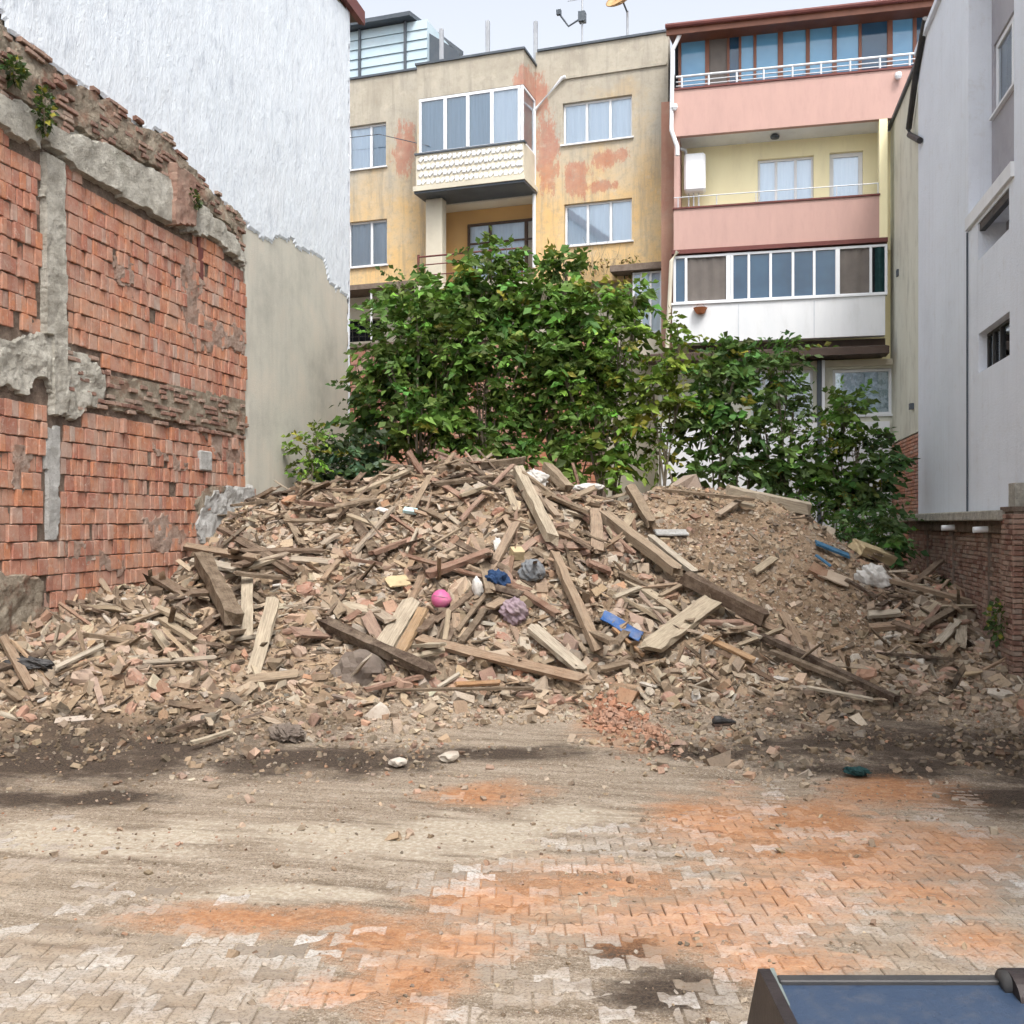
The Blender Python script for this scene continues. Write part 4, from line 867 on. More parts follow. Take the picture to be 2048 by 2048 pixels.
midp = EL([(-700, -120), (0, -30), (180, -60), (350, 30), (540, 120), (545, 200), (1300, 330), (1300, 535), (1200, 520), (1060, 495), (800, 440), (560, 390), (440, 385), (400, 440), (340, 440), (230, 345), (130, 330), (60, 320), (0, 300), (-700, 180)])
crust(pw, 'rubble_course', LW, rubp, .085, .14, M['conc_rub'], .04, 3.5, 21, .02, .03, False)
crust(pw, 'roof_beam', LW, beamp, .15, .06, M['conc'], .045, 4, 22, .012, .03, False)
crust(pw, 'floor_beam', LW, EL([(540, 160), (1300, 300), (1300, 530), (1060, 490), (800, 435), (545, 380)]), .085, .03, M['conc_rub'], .04, 5, 23, .008, .02, False)
crust(pw, 'plaster_patch', LW, EL([(-700, -140), (0, -20), (180, -70), (350, 20), (470, 90), (545, 170), (545, 330), (500, 390), (440, 385), (400, 445), (340, 440), (290, 400), (235, 345), (200, 250), (160, 240), (130, 330), (60, 325), (0, 280), (-700, 160)]), .10, .10, M['conc'], .04, 5, 24, .015, .02, False)
crust(pw, 'concrete_column', LW, GL([(182, 790), (315, 860), (322, 1300), (325, 1932)])+EL([(345, 150), (330, 420), (230, 425), (230, 0)])+GL([(190, 1800)]), .13, .05, M['conc'], .035, 6, 25, .006, .02, False)
crust(pw, 'column_stub', LW, EL([(205, 445), (298, 445), (296, 1040), (275, 1100), (205, 1095)]), .09, .03, M['conc_white'], .035, 6, 26, .005, .02, False)
crust(pw, 'column_foot', LW, EL([(-200, 1240), (60, 1215), (205, 1260), (215, 1700), (-200, 1750)]), .11, .12, M['conc_rub'], .045, 4, 27, .01, .02, False)
crust(pw, 'mortar_smear', LW, EL([(1060, 830), (1180, 770), (1330, 760), (1360, 900), (1370, 1080), (1200, 1130), (1060, 1150), (1010, 1000)]), .10, .10, M['conc_white'], .045, 5, 28, .02, .02, False)
crust(pw, 'mortar_smear', LW, EL([(1010, 850), (1060, 790), (1200, 740), (1230, 800), (1100, 880), (1030, 1000), (960, 1150), (900, 1240), (860, 1250), (960, 1100), (1000, 960)]), .08, .10, M['conc_rub'], .045, 5, 29, .02, .02, False)
q = LW.rect(E_(1045, 700), E_(1110, 600)); MB().box(q[0], q[1], -.10, -.02, q[2], q[3]).build('patch_block', M['conc_white'], pw, bevel=.02)
for q, sd in (([(905, 420), (960, 380), (1290, 560), (1295, 760), (1180, 700), (1100, 560), (980, 470)], 61), ([(760, 560), (860, 540), (1000, 640), (1010, 760), (900, 700), (800, 640)], 62), ([(700, 940), (850, 920), (980, 1000), (960, 1130), (840, 1200), (760, 1080)], 63), ([(330, 1080), (520, 1100), (700, 1210), (640, 1290), (400, 1240), (300, 1180)], 64), ([(20, 560), (120, 540), (150, 800), (60, 900), (10, 760)], 65)):
    crust(pw, 'mortar_smear', LW, EL(q), .074, .04, M['smear'], .03, 9, sd, .055, .02, False)
for q, sd in (([(930, 1330), (1040, 1380), (1100, 1700), (1290, 1760), (1300, 1900), (1000, 1900), (950, 1600)], 66), ([(560, 1350), (700, 1400), (720, 1600), (600, 1560)], 67)):
    crust(pw, 'mortar_smear', LW, GL(q), .074, .04, M['smear'], .03, 9, sd, .055, .02, False)
pr = poly(GL([(862, 860), (1000, 960), (1000, 1240), (862, 1215)])); crust(pw, 'brick_pier', LW, GL([(862, 850), (1000, 950), (1000, 1240), (862, 1225)]), .22, .05, M['brick2'], .04, 6, 30, .006, .02, False)
m = MB(); q = LW.rect(G_(1040, 1530), G_(1068, 1290)); m.box(q[0], q[1], -.075, -.02, q[2], q[3]); m.build('dark_joint', M['maroon'], pw)
midpoly = poly(midp); rubpoly = poly(rubp)
blockers = [colp, beam, midpoly, rubpoly, poly(EL([(205, 440), (298, 440), (300, 1100), (200, 1100)])), poly(EL([(-200, 1250), (215, 1250), (215, 1800), (-200, 1850)]))]
spots = []; z = .35; row = 0
while z < 8.5:
    u = 7.4+rng.random()*.2
    while u < 16.6:
        w = rng.choice([.095, .105, .125, .19, .10])*rng.uniform(.93, 1.07); c = u+w/2
        if inpoly(np.array([c]), np.array([z]), bedpoly)[0] and not any(inpoly(np.array([c]), np.array([z]), b)[0] for b in blockers) and z > zt(-7.7, c)-.35 and rng.random() > .012:
            spots.append((c, z, w-.011, .19+rng.normal(0, .004)))
        u += w
    z += .203; row += 1
lay_bricks.d = -.025; lay_bricks.sd = .011
lay_bricks(pw, spots, M['brick'], M['brick_far'], (.2, .185), 300, .045, key=lambda s: s[0])
# thin courses showing in the beams and the rubble course
sp2 = []
z = 2.0
while z < 8.4:
    u = 7.6+rng.random()*.3
    while u < 16.5:
        w = rng.uniform(.13, .24); c = u+w/2; a1 = np.array([c]); a2 = np.array([z])
        if (inpoly(a1, a2, rubpoly)[0] and rng.random() < .40) or (inpoly(a1, a2, midpoly)[0] and c > 11.2 and rng.random() < .42): sp2.append((c, z, w-.02, .052))
        u += w
    z += .075
lay_bricks.d = -.045; lay_bricks.sd = .009
lay_bricks(pw, sp2, M['brick2'], M['brick2_far'], (.2, .055), 120, .06, name='thin_brick', far='thin_brickwork', key=lambda s: s[0])
# weeds on the wall
def leaf_cloud(n, centre, rad, size, cols, up=.3, flat=.5):
    c = np.asarray(centre); d = rng.normal(0, 1, (n, 3)); d /= np.linalg.norm(d, axis=1)[:, None]; p = c+d*np.asarray(rad)*(rng.random((n, 1))**.45)
    return leaves(p, d+[0, 0, up], size, cols)
def leaves(p, dirn, size, cols, wid=.42, droop=.25):
    n = len(p); dirn = dirn/np.linalg.norm(dirn, axis=1)[:, None]; s = size*rng.uniform(.45, 1.45, (n, 1))
    side = np.cross(dirn, rng.normal(0, 1, (n, 3))); side /= np.linalg.norm(side, axis=1)[:, None]; nn = np.cross(side, dirn)
    a = p; b = p+dirn*s*.45+side*s*wid-nn*s*.08; c = p+dirn*s+np.array([0, 0, -1])*s*droop; e = p+dirn*s*.45-side*s*wid-nn*s*.08
    V = np.stack([a, b, c, e], 1).reshape(-1, 3); F = np.arange(4*n).reshape(n, 4)
    return V, F, np.repeat(cols, 4, 0)
def m_leaf():
    t = NT('leaf'); at = t.n('ShaderNodeAttribute'); at.attribute_name = 'Col'
    t.b.inputs['Roughness'].default_value = .6; t.b.inputs['Specular IOR Level'].default_value = .3; t.l(at.outputs['Color'], t.b.inputs['Base Color'])
    tr = t.n('ShaderNodeBsdfTranslucent'); mx = t.mix(.5, at.outputs['Color'], (.16, .26, .03)); t.l(mx, tr.inputs[0])
    ms = t.n('ShaderNodeMixShader'); ms.inputs[0].default_value = .22; t.l(t.b.outputs[0], ms.inputs[1]); t.l(tr.outputs[0], ms.inputs[2]); t.l(ms.outputs[0], t.out.inputs[0]); return t.m
M['leaf'] = m_leaf(); M['stem'] = simple('stem_bark', (.17, .14, .10), (.24, .21, .16), 8, .9, .2, .3, 30)
def green(n, base, var=.35, yellow=.06, dead=0.0):
    b = np.array(base)*np.exp(rng.normal(0, var, (n, 1)))
    b = b*(1+rng.normal(0, .12, (n, 3))); k = rng.random(n); b[k < yellow] = np.array([.26, .24, .035])*rng.uniform(.6, 1.2, ((k < yellow).sum(), 1))
    if dead: q = k > 1-dead; b[q] = np.array([.22, .13, .05])*rng.uniform(.5, 1.2, (q.sum(), 1))
    return np.clip(b, .004, 1)
def tuft(name, label, c, rad, n, base, size=.07):
    o = empty(name, (c[0], c[1], c[2]-rad[2]), label, 'plant')
    V, F, Cq = leaf_cloud(n, (0, 0, rad[2]), rad, size, green(n, base, .35, .1)); link_mesh('foliage', np_mesh('foliage', V, F, Cq), M['leaf'], o)
    m = MB()
    for i in range(4): m.tube([(random.uniform(-.03, .03), 0, 0), (random.uniform(-.5, .5)*rad[0], random.uniform(-.5, .5)*rad[1], rad[2]*1.4)], .006, 5)
    m.build('stem', M['stem'], o); return o
def onwall(F, p, d): u, z = F.uz(*p, d); q = F.o+F.u*u+F.i*d; return (q[0], q[1], z)
tuft('wall_weed', 'small green weed rooted high at the left edge of the brick wall', onwall(LW, G_(75, 370), -.2), (.08, .14, .14), 130, (.045, .07, .022))
tuft('wall_weed', 'green weed hanging on the broken wall below the white plaster', onwall(LW, G_(240, 590), -.22), (.07, .16, .28), 190, (.045, .07, .022))
tuft('wall_weed', 'small mossy weed on the brick wall right of the pier', onwall(LW, G_(1040, 1070), -.2), (.06, .2, .12), 110, (.05, .065, .022))
# ------------------------------------------------------------------ right hand side
rwb = RW.root('lilac_building', 'pale lilac rendered building on the right with recessed windows', 'building')
def rr(K1, x0, y0, x1, y1, d=0.0): return RW.rect(K1(x0, y0), K1(x1, y1), d)
ztop = RW.uz(*B_(1372, 280))[1]; uF = RW.uz(1837, 500)[0]; uJ = RW.uz(1937, 300)[0]; uN = -3.0
zled = 2.42
rec_ = rr(B_, 1640, 1165, 1868, -400); rec_ = (uJ, RW.uz(2028, 200)[0], RW.uz(*B_(1640, 1165))[1], ztop-.3)
op = RW.rect(B_(1685, 1390), B_(1855, 1025)); op = (RW.uz(*B_(1685, 1300))[0], RW.uz(*B_(1852, 1200))[0], RW.uz(*B_(1690, 1395))[1], RW.uz(*B_(1690, 1195))[1])
wd = (RW.uz(*C_(1688, 300))[0], RW.uz(*C_(1855, 200))[0], RW.uz(*C_(1690, 392))[1], RW.uz(*C_(1690, 182))[1])
wall_holes(rwb, M['lilac'], uF, uN, zled, ztop, [rec_, op, wd], 0, .4)
MB().box(uF+.003, uN-.01, .75, 8, 0, ztop-.02).build('body', M['lilac'], rwb); MB().box(uF-.03, uF-.001, .0, 8, zled, ztop-.03).build('end_wall', M['lilac'], rwb)
wu = (RW.uz(*B_(1770, 400), .34)[0], RW.uz(*B_(1945, 400), .34)[0], RW.uz(*B_(1775, 620), .34)[1], RW.uz(*B_(1775, 235), .34)[1])
wall_holes(rwb, M['grey_render'], rec_[0]+.002, rec_[1]-.002, rec_[2]+.002, rec_[3]-.002, [wu], .34, .3, 'recess_wall')
window(rwb, wu, .34, (.55,), fw=.08, backs=('dark', 'curtain_grey'), inset=.03)
MB().box(uJ-.02, rec_[1]+.02, -.05, .05, rec_[2]-.2, rec_[2]+.0).build('ledge', M['white_paint'], rwb)
MB().box(op[0], op[1], .40, .46, op[2], op[3]).build('niche_back', M['grey_render'], rwb); MB().box(op[0]+.02, op[1]-.01, .02, .10, op[3]-.12, op[3]-.003).build('lintel', M['black'], rwb)
window(rwb, (op[0]+.9, op[1]-.03, op[2]+.02, op[2]+.5), .25, (), fw=.1, backs=('dark',), name='niche_window', sill=False, inset=0)
window(rwb, wd, .12, (.22, .45, .78), fw=.05, backs=('dark', 'dark', 'blind', 'dark'), fmat='black', gmat='glass', inset=0, sill=False, name='slot_window')
MB().box(uF-.06, uN, -.07, 5, ztop+.003, ztop+.12).build('roof', M['lilac'], rwb)
m = MB(); m.tube([(uJ, -.02, zled+.02), (uJ, -.02, rec_[2]-.22)], .016, 6); m.build('cable', M['slate'], rwb)
sdw = Fr(RW.o[0]+.03, RW.o[1], RW.rot)
sb_ = sdw.root('cream_side_building', 'dull cream rendered side wall with bare brick base behind the lilac building', 'building')
uG = sdw.uz(1781, 600)[0]; zbk = sdw.uz(*C_(1290, 740))[1]
MB().box(uG, uF-.031, 0, 6, zbk, ztop-.1).build('wall', M['dull_render'], sb_); MB().box(uG+.02, uF-.032, .03, 5.9, 0, zbk-.003).build('base_core', M['mortar'], sb_)
MB().box(uG-.05, uF-.033, -.06, 6, ztop-.098, ztop-.01).build('coping', M['slate'], sb_)
sp = []; z = .6
row = 0
while z < zbk-.05:
    u = uG+.05+(.12 if row % 2 else 0)
    while u < uF-.2: sp.append((u+.1, z, .205, .062)); u += .22
    z += .075; row += 1
lay_bricks.d = .02; lay_bricks.sd = .005
lay_bricks(sb_, sp, M['brick'], M['brick_far'], (.205, .062), 60, .03, key=lambda s: -s[1])
pts = [(1395, 100), (1345, 380), (1330, 500), (1305, 690), (1310, 725), (1365, 755)]
dp = MB(); dp.tube([(lambda q: (q[0], -.09, q[1]))(RW.uz(*B_(x, y), -.09)) for x, y in pts], .06, 10); dp.build('drain_pipe', M['black'], sb_)
for x, y in ((1258, 1465), ):
    q = sdw.uz(*B_(x, y)); MB().box(q[0]-.08, q[0]+.08, -.04, -.001, q[1]-.07, q[1]+.07).build('vent_cover', M['slate'], sb_)
q = sdw.uz(*C_(1340, 570)); MB().box(q[0]-.1, q[0]+.06, -.08, -.001, q[1]-.06, q[1]+.06).build('bracket', M['slate'], sb_)
# ------------------------------------------------------------------ low brick wall in front of it
GW = Fr(3.62, 0, -math.pi/2)
gw_ = GW.root('garden_wall', 'old dark red brick garden wall with concrete ledge along the right', 'wall')
ua = GW.uz(1815, 1100)[0]; ub = -9.0; up0 = GW.uz(2021, 1100)[0]
MB().box(ua, ub, .03, .25, 0, 2.16).build('core', M['mortar2'], gw_)
MB().box(ua-.25, up0+.1, -.20, .129, 2.325, 2.46).build('ledge', M['conc'], gw_, bevel=.015); MB().box(ua-.05, up0, -.06, .1, 2.16, 2.322).build('ledge_support', M['mortar'], gw_)
sp = []; z = .2; row = 0
pil = [GW.uz(x, 1100)[0] for x in (1853, 1904, 1974)]
while z < 2.15:
    u = ua+(.11 if row % 2 else 0)
    while u < ub:
        if z > zt(3.5, -(u+.1))-.25 and not any(abs(u+.1-p) < .16 for p in pil): sp.append((u+.1, z, .205, .056))
        u += .22
    z += .066; row += 1
lay_bricks.d = .03
lay_bricks(gw_, sp, M['brick2'], M['brick2_far'], (.205, .056), 300, .03, key=lambda s: abs(s[0]-up0-.3)-.5*s[1])
for p in pil:
    pt = []; z = .2; row = 0
    pl = MB().box(p-.13, p+.13, -.02, .1, 0, 2.155).build('pilaster', M['mortar2'], gw_)
    while z < 2.1: pt.append((p-.06 if row % 2 else p-.03, z, .10 if row % 2 else .16, .056)); pt.append((p+.07, z, .11, .056)) if row % 2 else pt.append((p+.09, z, .07, .056)); z += .066; row += 1
    lay_bricks.d = -.01
    lay_bricks(pl, pt, M['brick2'], M['brick2_far'], (.12, .056), 0, .03, far='pilaster_bricks')
for x, y in ((1903, 1056), (1969, 1060)):
    q = GW.uz(x, y, -.1); MB().tube([(q[0], -.25, q[1]), (q[0], .1, q[1]+.02)], .045, 10).build('pipe_end', M['white_paint'], gw_)
gp_ = GW.root('brick_pillar', 'square dark red brick pillar at the right edge of the picture', 'pillar')
MB().box(up0, up0+.5, -.09, .1, 0, 2.44).build('core', M['mortar2'], gp_); MB().box(up0-.03, up0+.53, -.12, .127, 2.443, 2.50).build('cap', M['mortar'], gp_); MB().box(up0+.1, up0+.4, -.05, .1, 2.503, 2.80).build('stub', M['conc'], gp_)
sp = []; z = .2; row = 0
while z < 2.42: sp += [(up0+(.11 if row % 2 else .06), z, .2 if row % 2 else .1, .056), (up0+(.34 if row % 2 else .23), z, .22, .056), (up0+.43, z, .12, .056)]; z += .066; row += 1
lay_bricks.d = -.085
lay_bricks(gp_, sp, M['brick2'], M['brick2_far'], (.2, .056), 120, .03)
# far face of the pillar turned to the camera side is left as core; its near return faces the lens
sp = []
z = .2; row = 0; V, F, Cq = [], [], []; n0 = 0
vs = brick_mesh(.18, .056, .03, 3)
while z < 2.42:
    for k in range(2):
        P0 = vs[0].copy(); Pq = np.stack([up0+.505-.0-P0[:, 1]*-1*-1, P0[:, 0]+(-.01+k*.19)-.08+.08, z+P0[:, 2]], -1); V.append(Pq); F.append(vs[1]+n0); n0 += len(Pq); Cq.append(np.full((len(Pq), 3), rng.random()))
    z += .066; row += 1
tag(link_mesh('side_brickwork', np_mesh('side_brickwork', np.concatenate(V), np.concatenate(F), np.concatenate(Cq)), M['brick2_far'], gp_), kind='stuff')
tuft('wall_weed', 'leafy green weed growing from the garden wall by the pillar', onwall(GW, C_(1800, 1720), -.15), (.14, .22, .26), 190, (.05, .085, .022))
tuft('wall_weed', 'dark weed at the foot of the garden wall between pilasters', onwall(GW, C_(1500, 1560), -.15), (.14, .25, .2), 190, (.03, .05, .02))
# ------------------------------------------------------------------ shrubs and saplings behind the heap
def fronds(p, d, L, nl, size, base, yellow, var=.35):
    n = len(p); d = d/np.linalg.norm(d, axis=1)[:, None]; up = np.array([0, 0, 1.0])
    side = np.cross(d, up+rng.normal(0, .25, (n, 3))); side /= np.linalg.norm(side, axis=1)[:, None]
    col = green(n, base, var, yellow); P, D, Cq = [], [], []
    for s in np.linspace(.12, 1, nl):
        q = p+d*(L*s)[:, None]+up*(-(.35*L*s*s))[:, None]
        for sg in ((-1, 1) if s < .99 else (0,)):
            dd = side*sg*.95+d*(.55 if sg else 1.0)+up*-.22+rng.normal(0, .22, (n, 3)); P.append(q+rng.normal(0, .012, (n, 3))); D.append(dd); Cq.append(np.clip(col*(1+rng.normal(0, .18, (n, 1))), .003, 1))
    return leaves(np.concatenate(P), np.concatenate(D), size, np.concatenate(Cq), .30, .22)
def shrub(name, label, lobes, base, t0, stems, yellow=.025, size=.175, dens=1.0, grp=None, cat='shrub', var=.38, stem_r=.022):
    """lobes: (px, py, half width px, half height px, nearer/farther m)"""
    c0 = np.mean([at_t(l[0], l[1], t0) for l in lobes], 0); b0 = at_t(stems[0], 1000, t0); zb = float(zt(b0[0], b0[1]))
    o = empty(name, (b0[0], b0[1], zb), label, cat, grp); org = np.array([b0[0], b0[1], zb])
    Vs, Fs, Cs = [], [], []; n0 = 0
    m = MB(); sb = []
    for sx in stems: q = at_t(sx, 1000, t0+random.uniform(-.3, .3)); sb.append(np.array([q[0], q[1], float(zt(q[0], q[1]))-.1])-org)
    rs = random.Random(len(label)); extra = []
    for (px, py, rx, rz, off) in lobes:
        if py < 900 and rx > 50 and px < 1260:
            for k in range(1):
                a = rs.uniform(.15, 2.99); extra.append((px+math.cos(a)*rx*.95, py-math.sin(a)*rz*.8, rs.uniform(16, 26), rs.uniform(20, 36), off+rs.uniform(-.4, .4)))
    lobes = [(px, py, rx*(1.0 if px < 1260 else .9), rz*(.98 if px < 1260 else .9), off) for (px, py, rx, rz, off) in lobes]+extra
    for i, (px, py, rx, rz, off) in enumerate(lobes):
        t = t0+off; c = at_t(px, py, t)-org; kx, kz = rx*t/FPX, rz*t/FPX; ky = (kx+kz)*.5*.9
        n = int(max(14, dens*(205 if py < 800 else 150)*kx*kz))
        d = rng.normal(0, 1, (n, 3)); d /= np.linalg.norm(d, axis=1)[:, None]; r = rng.random((n, 1))**.5
        wv = 1+.35*np.sin(d[:, :1]*5+i)*np.cos(d[:, 2:]*4+i*2)
        p = c+d*np.array([kx, ky, kz])*r*wv*.92
        dirn = d*np.array([1, 1, .45])+np.array([0, 0, .32])+rng.normal(0, .35, (n, 3))
        V, F, Cq = fronds(p, dirn, rng.uniform(.18, .6, n), 5, size*rng.uniform(.7, 1.25), base, yellow, var)
        Vs.append(V); Fs.append(F+n0); Cs.append(Cq); n0 += len(V)
        s0 = sb[i % len(sb)]; mid = (s0+c)/2+np.array([random.uniform(-.15, .15), random.uniform(-.15, .15), .15]); rr_ = stem_r*random.uniform(.8, 1.5)
        m.tube([s0, mid, c+np.array([0, 0, kz*.3])], rr_, 6, rr_*.35)
        for k in range(5):
            q = p[int(rng.integers(n))]; m.tube([(mid+c)/2, (q+c)/2+np.array([0, 0, .05]), q], rr_*.4, 5, rr_*.15)
    link_mesh('crown', np_mesh('crown', np.concatenate(Vs), np.concatenate(Fs), np.concatenate(Cs)), M['leaf'], o)
    m.build('trunk', M['stem'], o); return o
GRN = (.088, .158, .03); DKG = (.05, .095, .03); YGR = (.14, .20, .03)
shrub('sapling', 'leafy green sapling at the left of the big thicket behind the rubble', [(850, 610, 88, 62, .2), (800, 690, 85, 65, 0), (905, 690, 85, 70, -.2), (790, 800, 85, 80, .1), (860, 850, 80, 80, -.1), (845, 760, 70, 60, .4)], GRN, 20.0, (830, 860), grp='thicket behind the heap')
shrub('sapling', 'tallest sapling of the thicket, reaching the lower balcony of beige block', [(985, 545, 62, 55, .2), (950, 610, 70, 60, 0), (1030, 620, 70, 65, .1), (975, 710, 85, 75, -.1), (960, 810, 80, 80, .2), (985, 890, 80, 60, -.3)], GRN, 20.2, (950, 990), grp='thicket behind the heap')
shrub('sapling', 'green sapling in the middle of the thicket under the drain pipe', [(1125, 575, 55, 52, .3), (1095, 660, 75, 60, 0), (1140, 730, 75, 70, -.2), (1075, 790, 80, 75, .2), (1120, 870, 85, 75, -.1)], (.095, .17, .033), 20.3, (1085, 1120), grp='thicket behind the heap')
shrub('sapling', 'sunlit green sapling at the right end of the thicket by bay window', [(1215, 610, 62, 55, .1), (1235, 690, 55, 62, -.1), (1190, 770, 72, 70, .2), (1230, 850, 65, 75, 0), (1190, 920, 75, 50, -.2)], (.105, .18, .03), 19.8, (1190, 1220), grp='thicket behind the heap')
shrub('sapling', 'low ragged sapling at the thicket left edge in front of red brick', [(735, 775, 42, 42, 0), (712, 850, 36, 42, .2), (770, 890, 42, 45, 0)], DKG, 20.3, (745, 775), dens=.75, grp='thicket behind the heap')
shrub('shrub', 'yellowing sapling with lime leaves left of the white ground storey', [(1335, 735, 42, 50, 0), (1305, 800, 48, 58, .1), (1360, 810, 45, 55, -.1), (1320, 890, 52, 55, 0), (1355, 672, 32, 30, .2)], YGR, 19.4, (1320, 1345), yellow=.10, dens=1.15)
shrub('shrub', 'green shrub with a tall tip under the left of the white balcony', [(1475, 712, 42, 42, .1), (1440, 760, 62, 55, 0), (1420, 840, 60, 60, .1), (1480, 830, 50, 60, -.2), (1440, 930, 65, 40, 0), (1500, 935, 45, 35, .2), (1395, 960, 40, 26, -.3)], (.08, .145, .036), 19.6, (1430, 1465), dens=1.25)
shrub('shrub', 'second tall-tipped green shrub under the middle of white balcony', [(1578, 715, 38, 42, .1), (1555, 760, 55, 50, 0), (1585, 840, 45, 55, .2), (1530, 870, 48, 55, -.1), (1560, 940, 60, 38, 0), (1610, 920, 42, 40, .1), (1600, 985, 50, 26, -.2)], (.075, .135, .036), 19.8, (1550, 1580), dens=1.15)
shrub('shrub', 'green shrub in front of the lace curtained window', [(1690, 820, 48, 46, 0), (1650, 880, 50, 50, .1), (1720, 890, 45, 48, -.1), (1655, 960, 50, 40, 0), (1690, 812, 30, 35, .1), (1720, 965, 42, 36, 0), (1650, 1015, 45, 26, -.2)], GRN, 19.6, (1660, 1695), dens=1.25)
shrub('shrub', 'dark shrub beside the bare brick corner at the right of thicket', [(1765, 920, 28, 50, 0), (1745, 990, 35, 38, 0), (1700, 1000, 35, 35, .1)], DKG, 19.4, (1750, 1735), dens=1.8)
shrub('bush', 'low dark green bush between dirt mound and garden wall', [(1740, 1040, 52, 32, 0), (1780, 1085, 26, 50, -.8), (1700, 1065, 40, 26, -.3)], (.06, .12, .035), 18.2, (1745, 1770), dens=4.0, size=.12)
shrub('bush', 'dark bush at the foot of the grey cement wall', [(700, 905, 42, 38, 0), (655, 935, 40, 35, 0), (735, 950, 42, 30, .1), (690, 965, 50, 25, -.1)], (.04, .075, .034), 19.2, (690, 720), dens=2.2)
shrub('sapling', 'bright lime green little sapling against the grey cement wall', [(612, 905, 20, 34, 0), (635, 880, 22, 24, .1), (618, 950, 18, 22, 0)], (.12, .19, .03), 18.8, (620,), dens=1.0, size=.12, yellow=.12, grp=None)
# dry climber on the beige facade
dv = BG.root('dry_creeper', 'bare brown creeper stems on the beige wall below the window', 'creeper')
m = MB()
for k in range(16):
    x = random.uniform(1280, 1600); y = 1480; pts = []
    for s in range(5): u, z = BG.uz(*A_(x+s*random.uniform(-14, 14), y-s*random.uniform(15, 50))); pts.append((u, -.06-random.random()*.1, z))
    m.tube(pts, .008, 4, .003)
m.build('stem', M['stem'], dv)
n = 130; P = np.array([[BG.uz(*A_(random.uniform(1280, 1620), random.uniform(1400, 1500)))[0], -.12-random.random()*.15, BG.uz(*A_(1450, random.uniform(1400, 1500)))[1]] for _ in range(n)])
V, F, Cq = leaves(P, rng.normal(0, 1, (n, 3)), .09, green(n, (.13, .11, .04), .4, .3, .3)); link_mesh('foliage', np_mesh('foliage', V, F, Cq), M['leaf'], dv)
# ------------------------------------------------------------------ rubble
def basis(n, tilt):
    N = np.array([nrm(x, y) for x, y in n]) if n.ndim == 2 and n.shape[1] == 2 else n
    return N
gzx = np.gradient(ZG, .05, axis=1); gzy = np.gradient(ZG, .05, axis=0)
def normals(x, y):
    n = np.stack([-bil(gzx, x, y), -bil(gzy, x, y), np.ones(len(x))], -1); return n/np.linalg.norm(n, axis=1)[:, None]
def frames(x, y, tilt):
    n = normals(x, y)*.8+np.array([0, 0, .25])+rng.normal(0, tilt, (len(x), 3)); n /= np.linalg.norm(n, axis=1)[:, None]
    a = rng.normal(0, 1, (len(x), 3)); a -= (a*n).sum(1)[:, None]*n; a /= np.linalg.norm(a, axis=1)[:, None]
    return np.stack([a, np.cross(n, a), n], 2)        # columns are the axes
BOXV = np.array([[-1, -1, -1], [1, -1, -1], [1, 1, -1], [-1, 1, -1], [-1, -1, 1], [1, -1, 1], [1, 1, 1], [-1, 1, 1]])*.5
def pieces(x, y, size, col, tilt=.3, jit=.16, sink=.25):
    n = len(x); R = frames(x, y, tilt); T = BOXV[None]+rng.normal(0, jit, (n, 8, 3))*np.array([.7, .8, .5]); T = T*size[:, None, :]
    P = np.einsum('nij,nkj->nki', R, T)+np.stack([x, y, zt(x, y)+size.min(1)*(.5-sink)], -1)[:, None, :]
    V = P.reshape(-1, 3); F = (BOXF[None]+np.arange(n)[:, None, None]*8).reshape(-1, 4)
    return V, F, np.repeat(col, 8, 0)
WOODC = np.array([[.045, .033, .025], [.06, .042, .03], [.40, .36, .30], [.09, .065, .046], [.19, .14, .098], [.30, .235, .165], [.25, .185, .13], [.38, .315, .235], [.14, .10, .072], [.24, .16, .12], [.33, .245, .17]])
BRKC = np.array([[.33, .20, .145], [.38, .26, .19], [.29, .15, .105], [.36, .28, .21], [.40, .235, .165], [.35, .275, .21], [.41, .32, .25]])
STNC = np.array([[.33, .265, .195], [.37, .305, .23], [.26, .205, .15], [.42, .365, .29], [.20, .155, .115], [.46, .42, .36], [.31, .24, .17]])
MOUND = [(1200, 992), (1300, 955), (1460, 950), (1640, 1030), (1730, 1150), (1760, 1310), (1640, 1300), (1430, 1190), (1290, 1100)]
EARTH = [(830, 1010), (980, 1000), (1010, 1060), (960, 1100), (860, 1090)]; EARTH2 = [(480, 1260), (650, 1250), (680, 1330), (690, 1400), (500, 1400), (470, 1330)]
def sample(n, lo, hi, foot_fall=.0):
    x = rng.uniform(-7.95, 3.6, n); y = rng.uniform(8.6, 19.3, n); h = bil(heap, x, y); px, py, t = to_px(np.stack([x, y, zt(x, y)], -1))
    keep = np.clip((h-lo)/(hi-lo), 0, 1)
    md = inpoly(px, py, MOUND); ea = inpoly(px, py, EARTH) | inpoly(px, py, EARTH2)
    keep = keep*np.where(md, .10, 1)*np.where(ea, .35, 1)*(.55+.9*np.clip(.5+1.6*fbm(x, y, 1.3, 3, 333), 0, 1))
    k = (rng.random(n) < keep) & (px > -60) & (px < 2110) & (y < 18.6)
    return x[k], y[k], md[k]
def shade(c, n, var=.34): q = c*np.array([1.06, 1.0, .9])*np.exp(rng.normal(0, var, (n, 1))-.06)*(1+rng.normal(0, .02, (n, 3))); lum = q.max(1, keepdims=True); q = np.where(lum > .36, q*(.36+.35*(lum-.36))/lum, q); g = q.mean(1, keepdims=True); q = g+(q-g)*rng.uniform(.55, 1.05, (n, 1)); return np.clip(q, .01, .6)
Vs, Fs, Cs = [], [], []; n0 = 0
def addp(a):
    global n0
    V, F, Cq = a; Vs.append(V); Fs.append(F+n0); Cs.append(Cq); n0 += len(V)
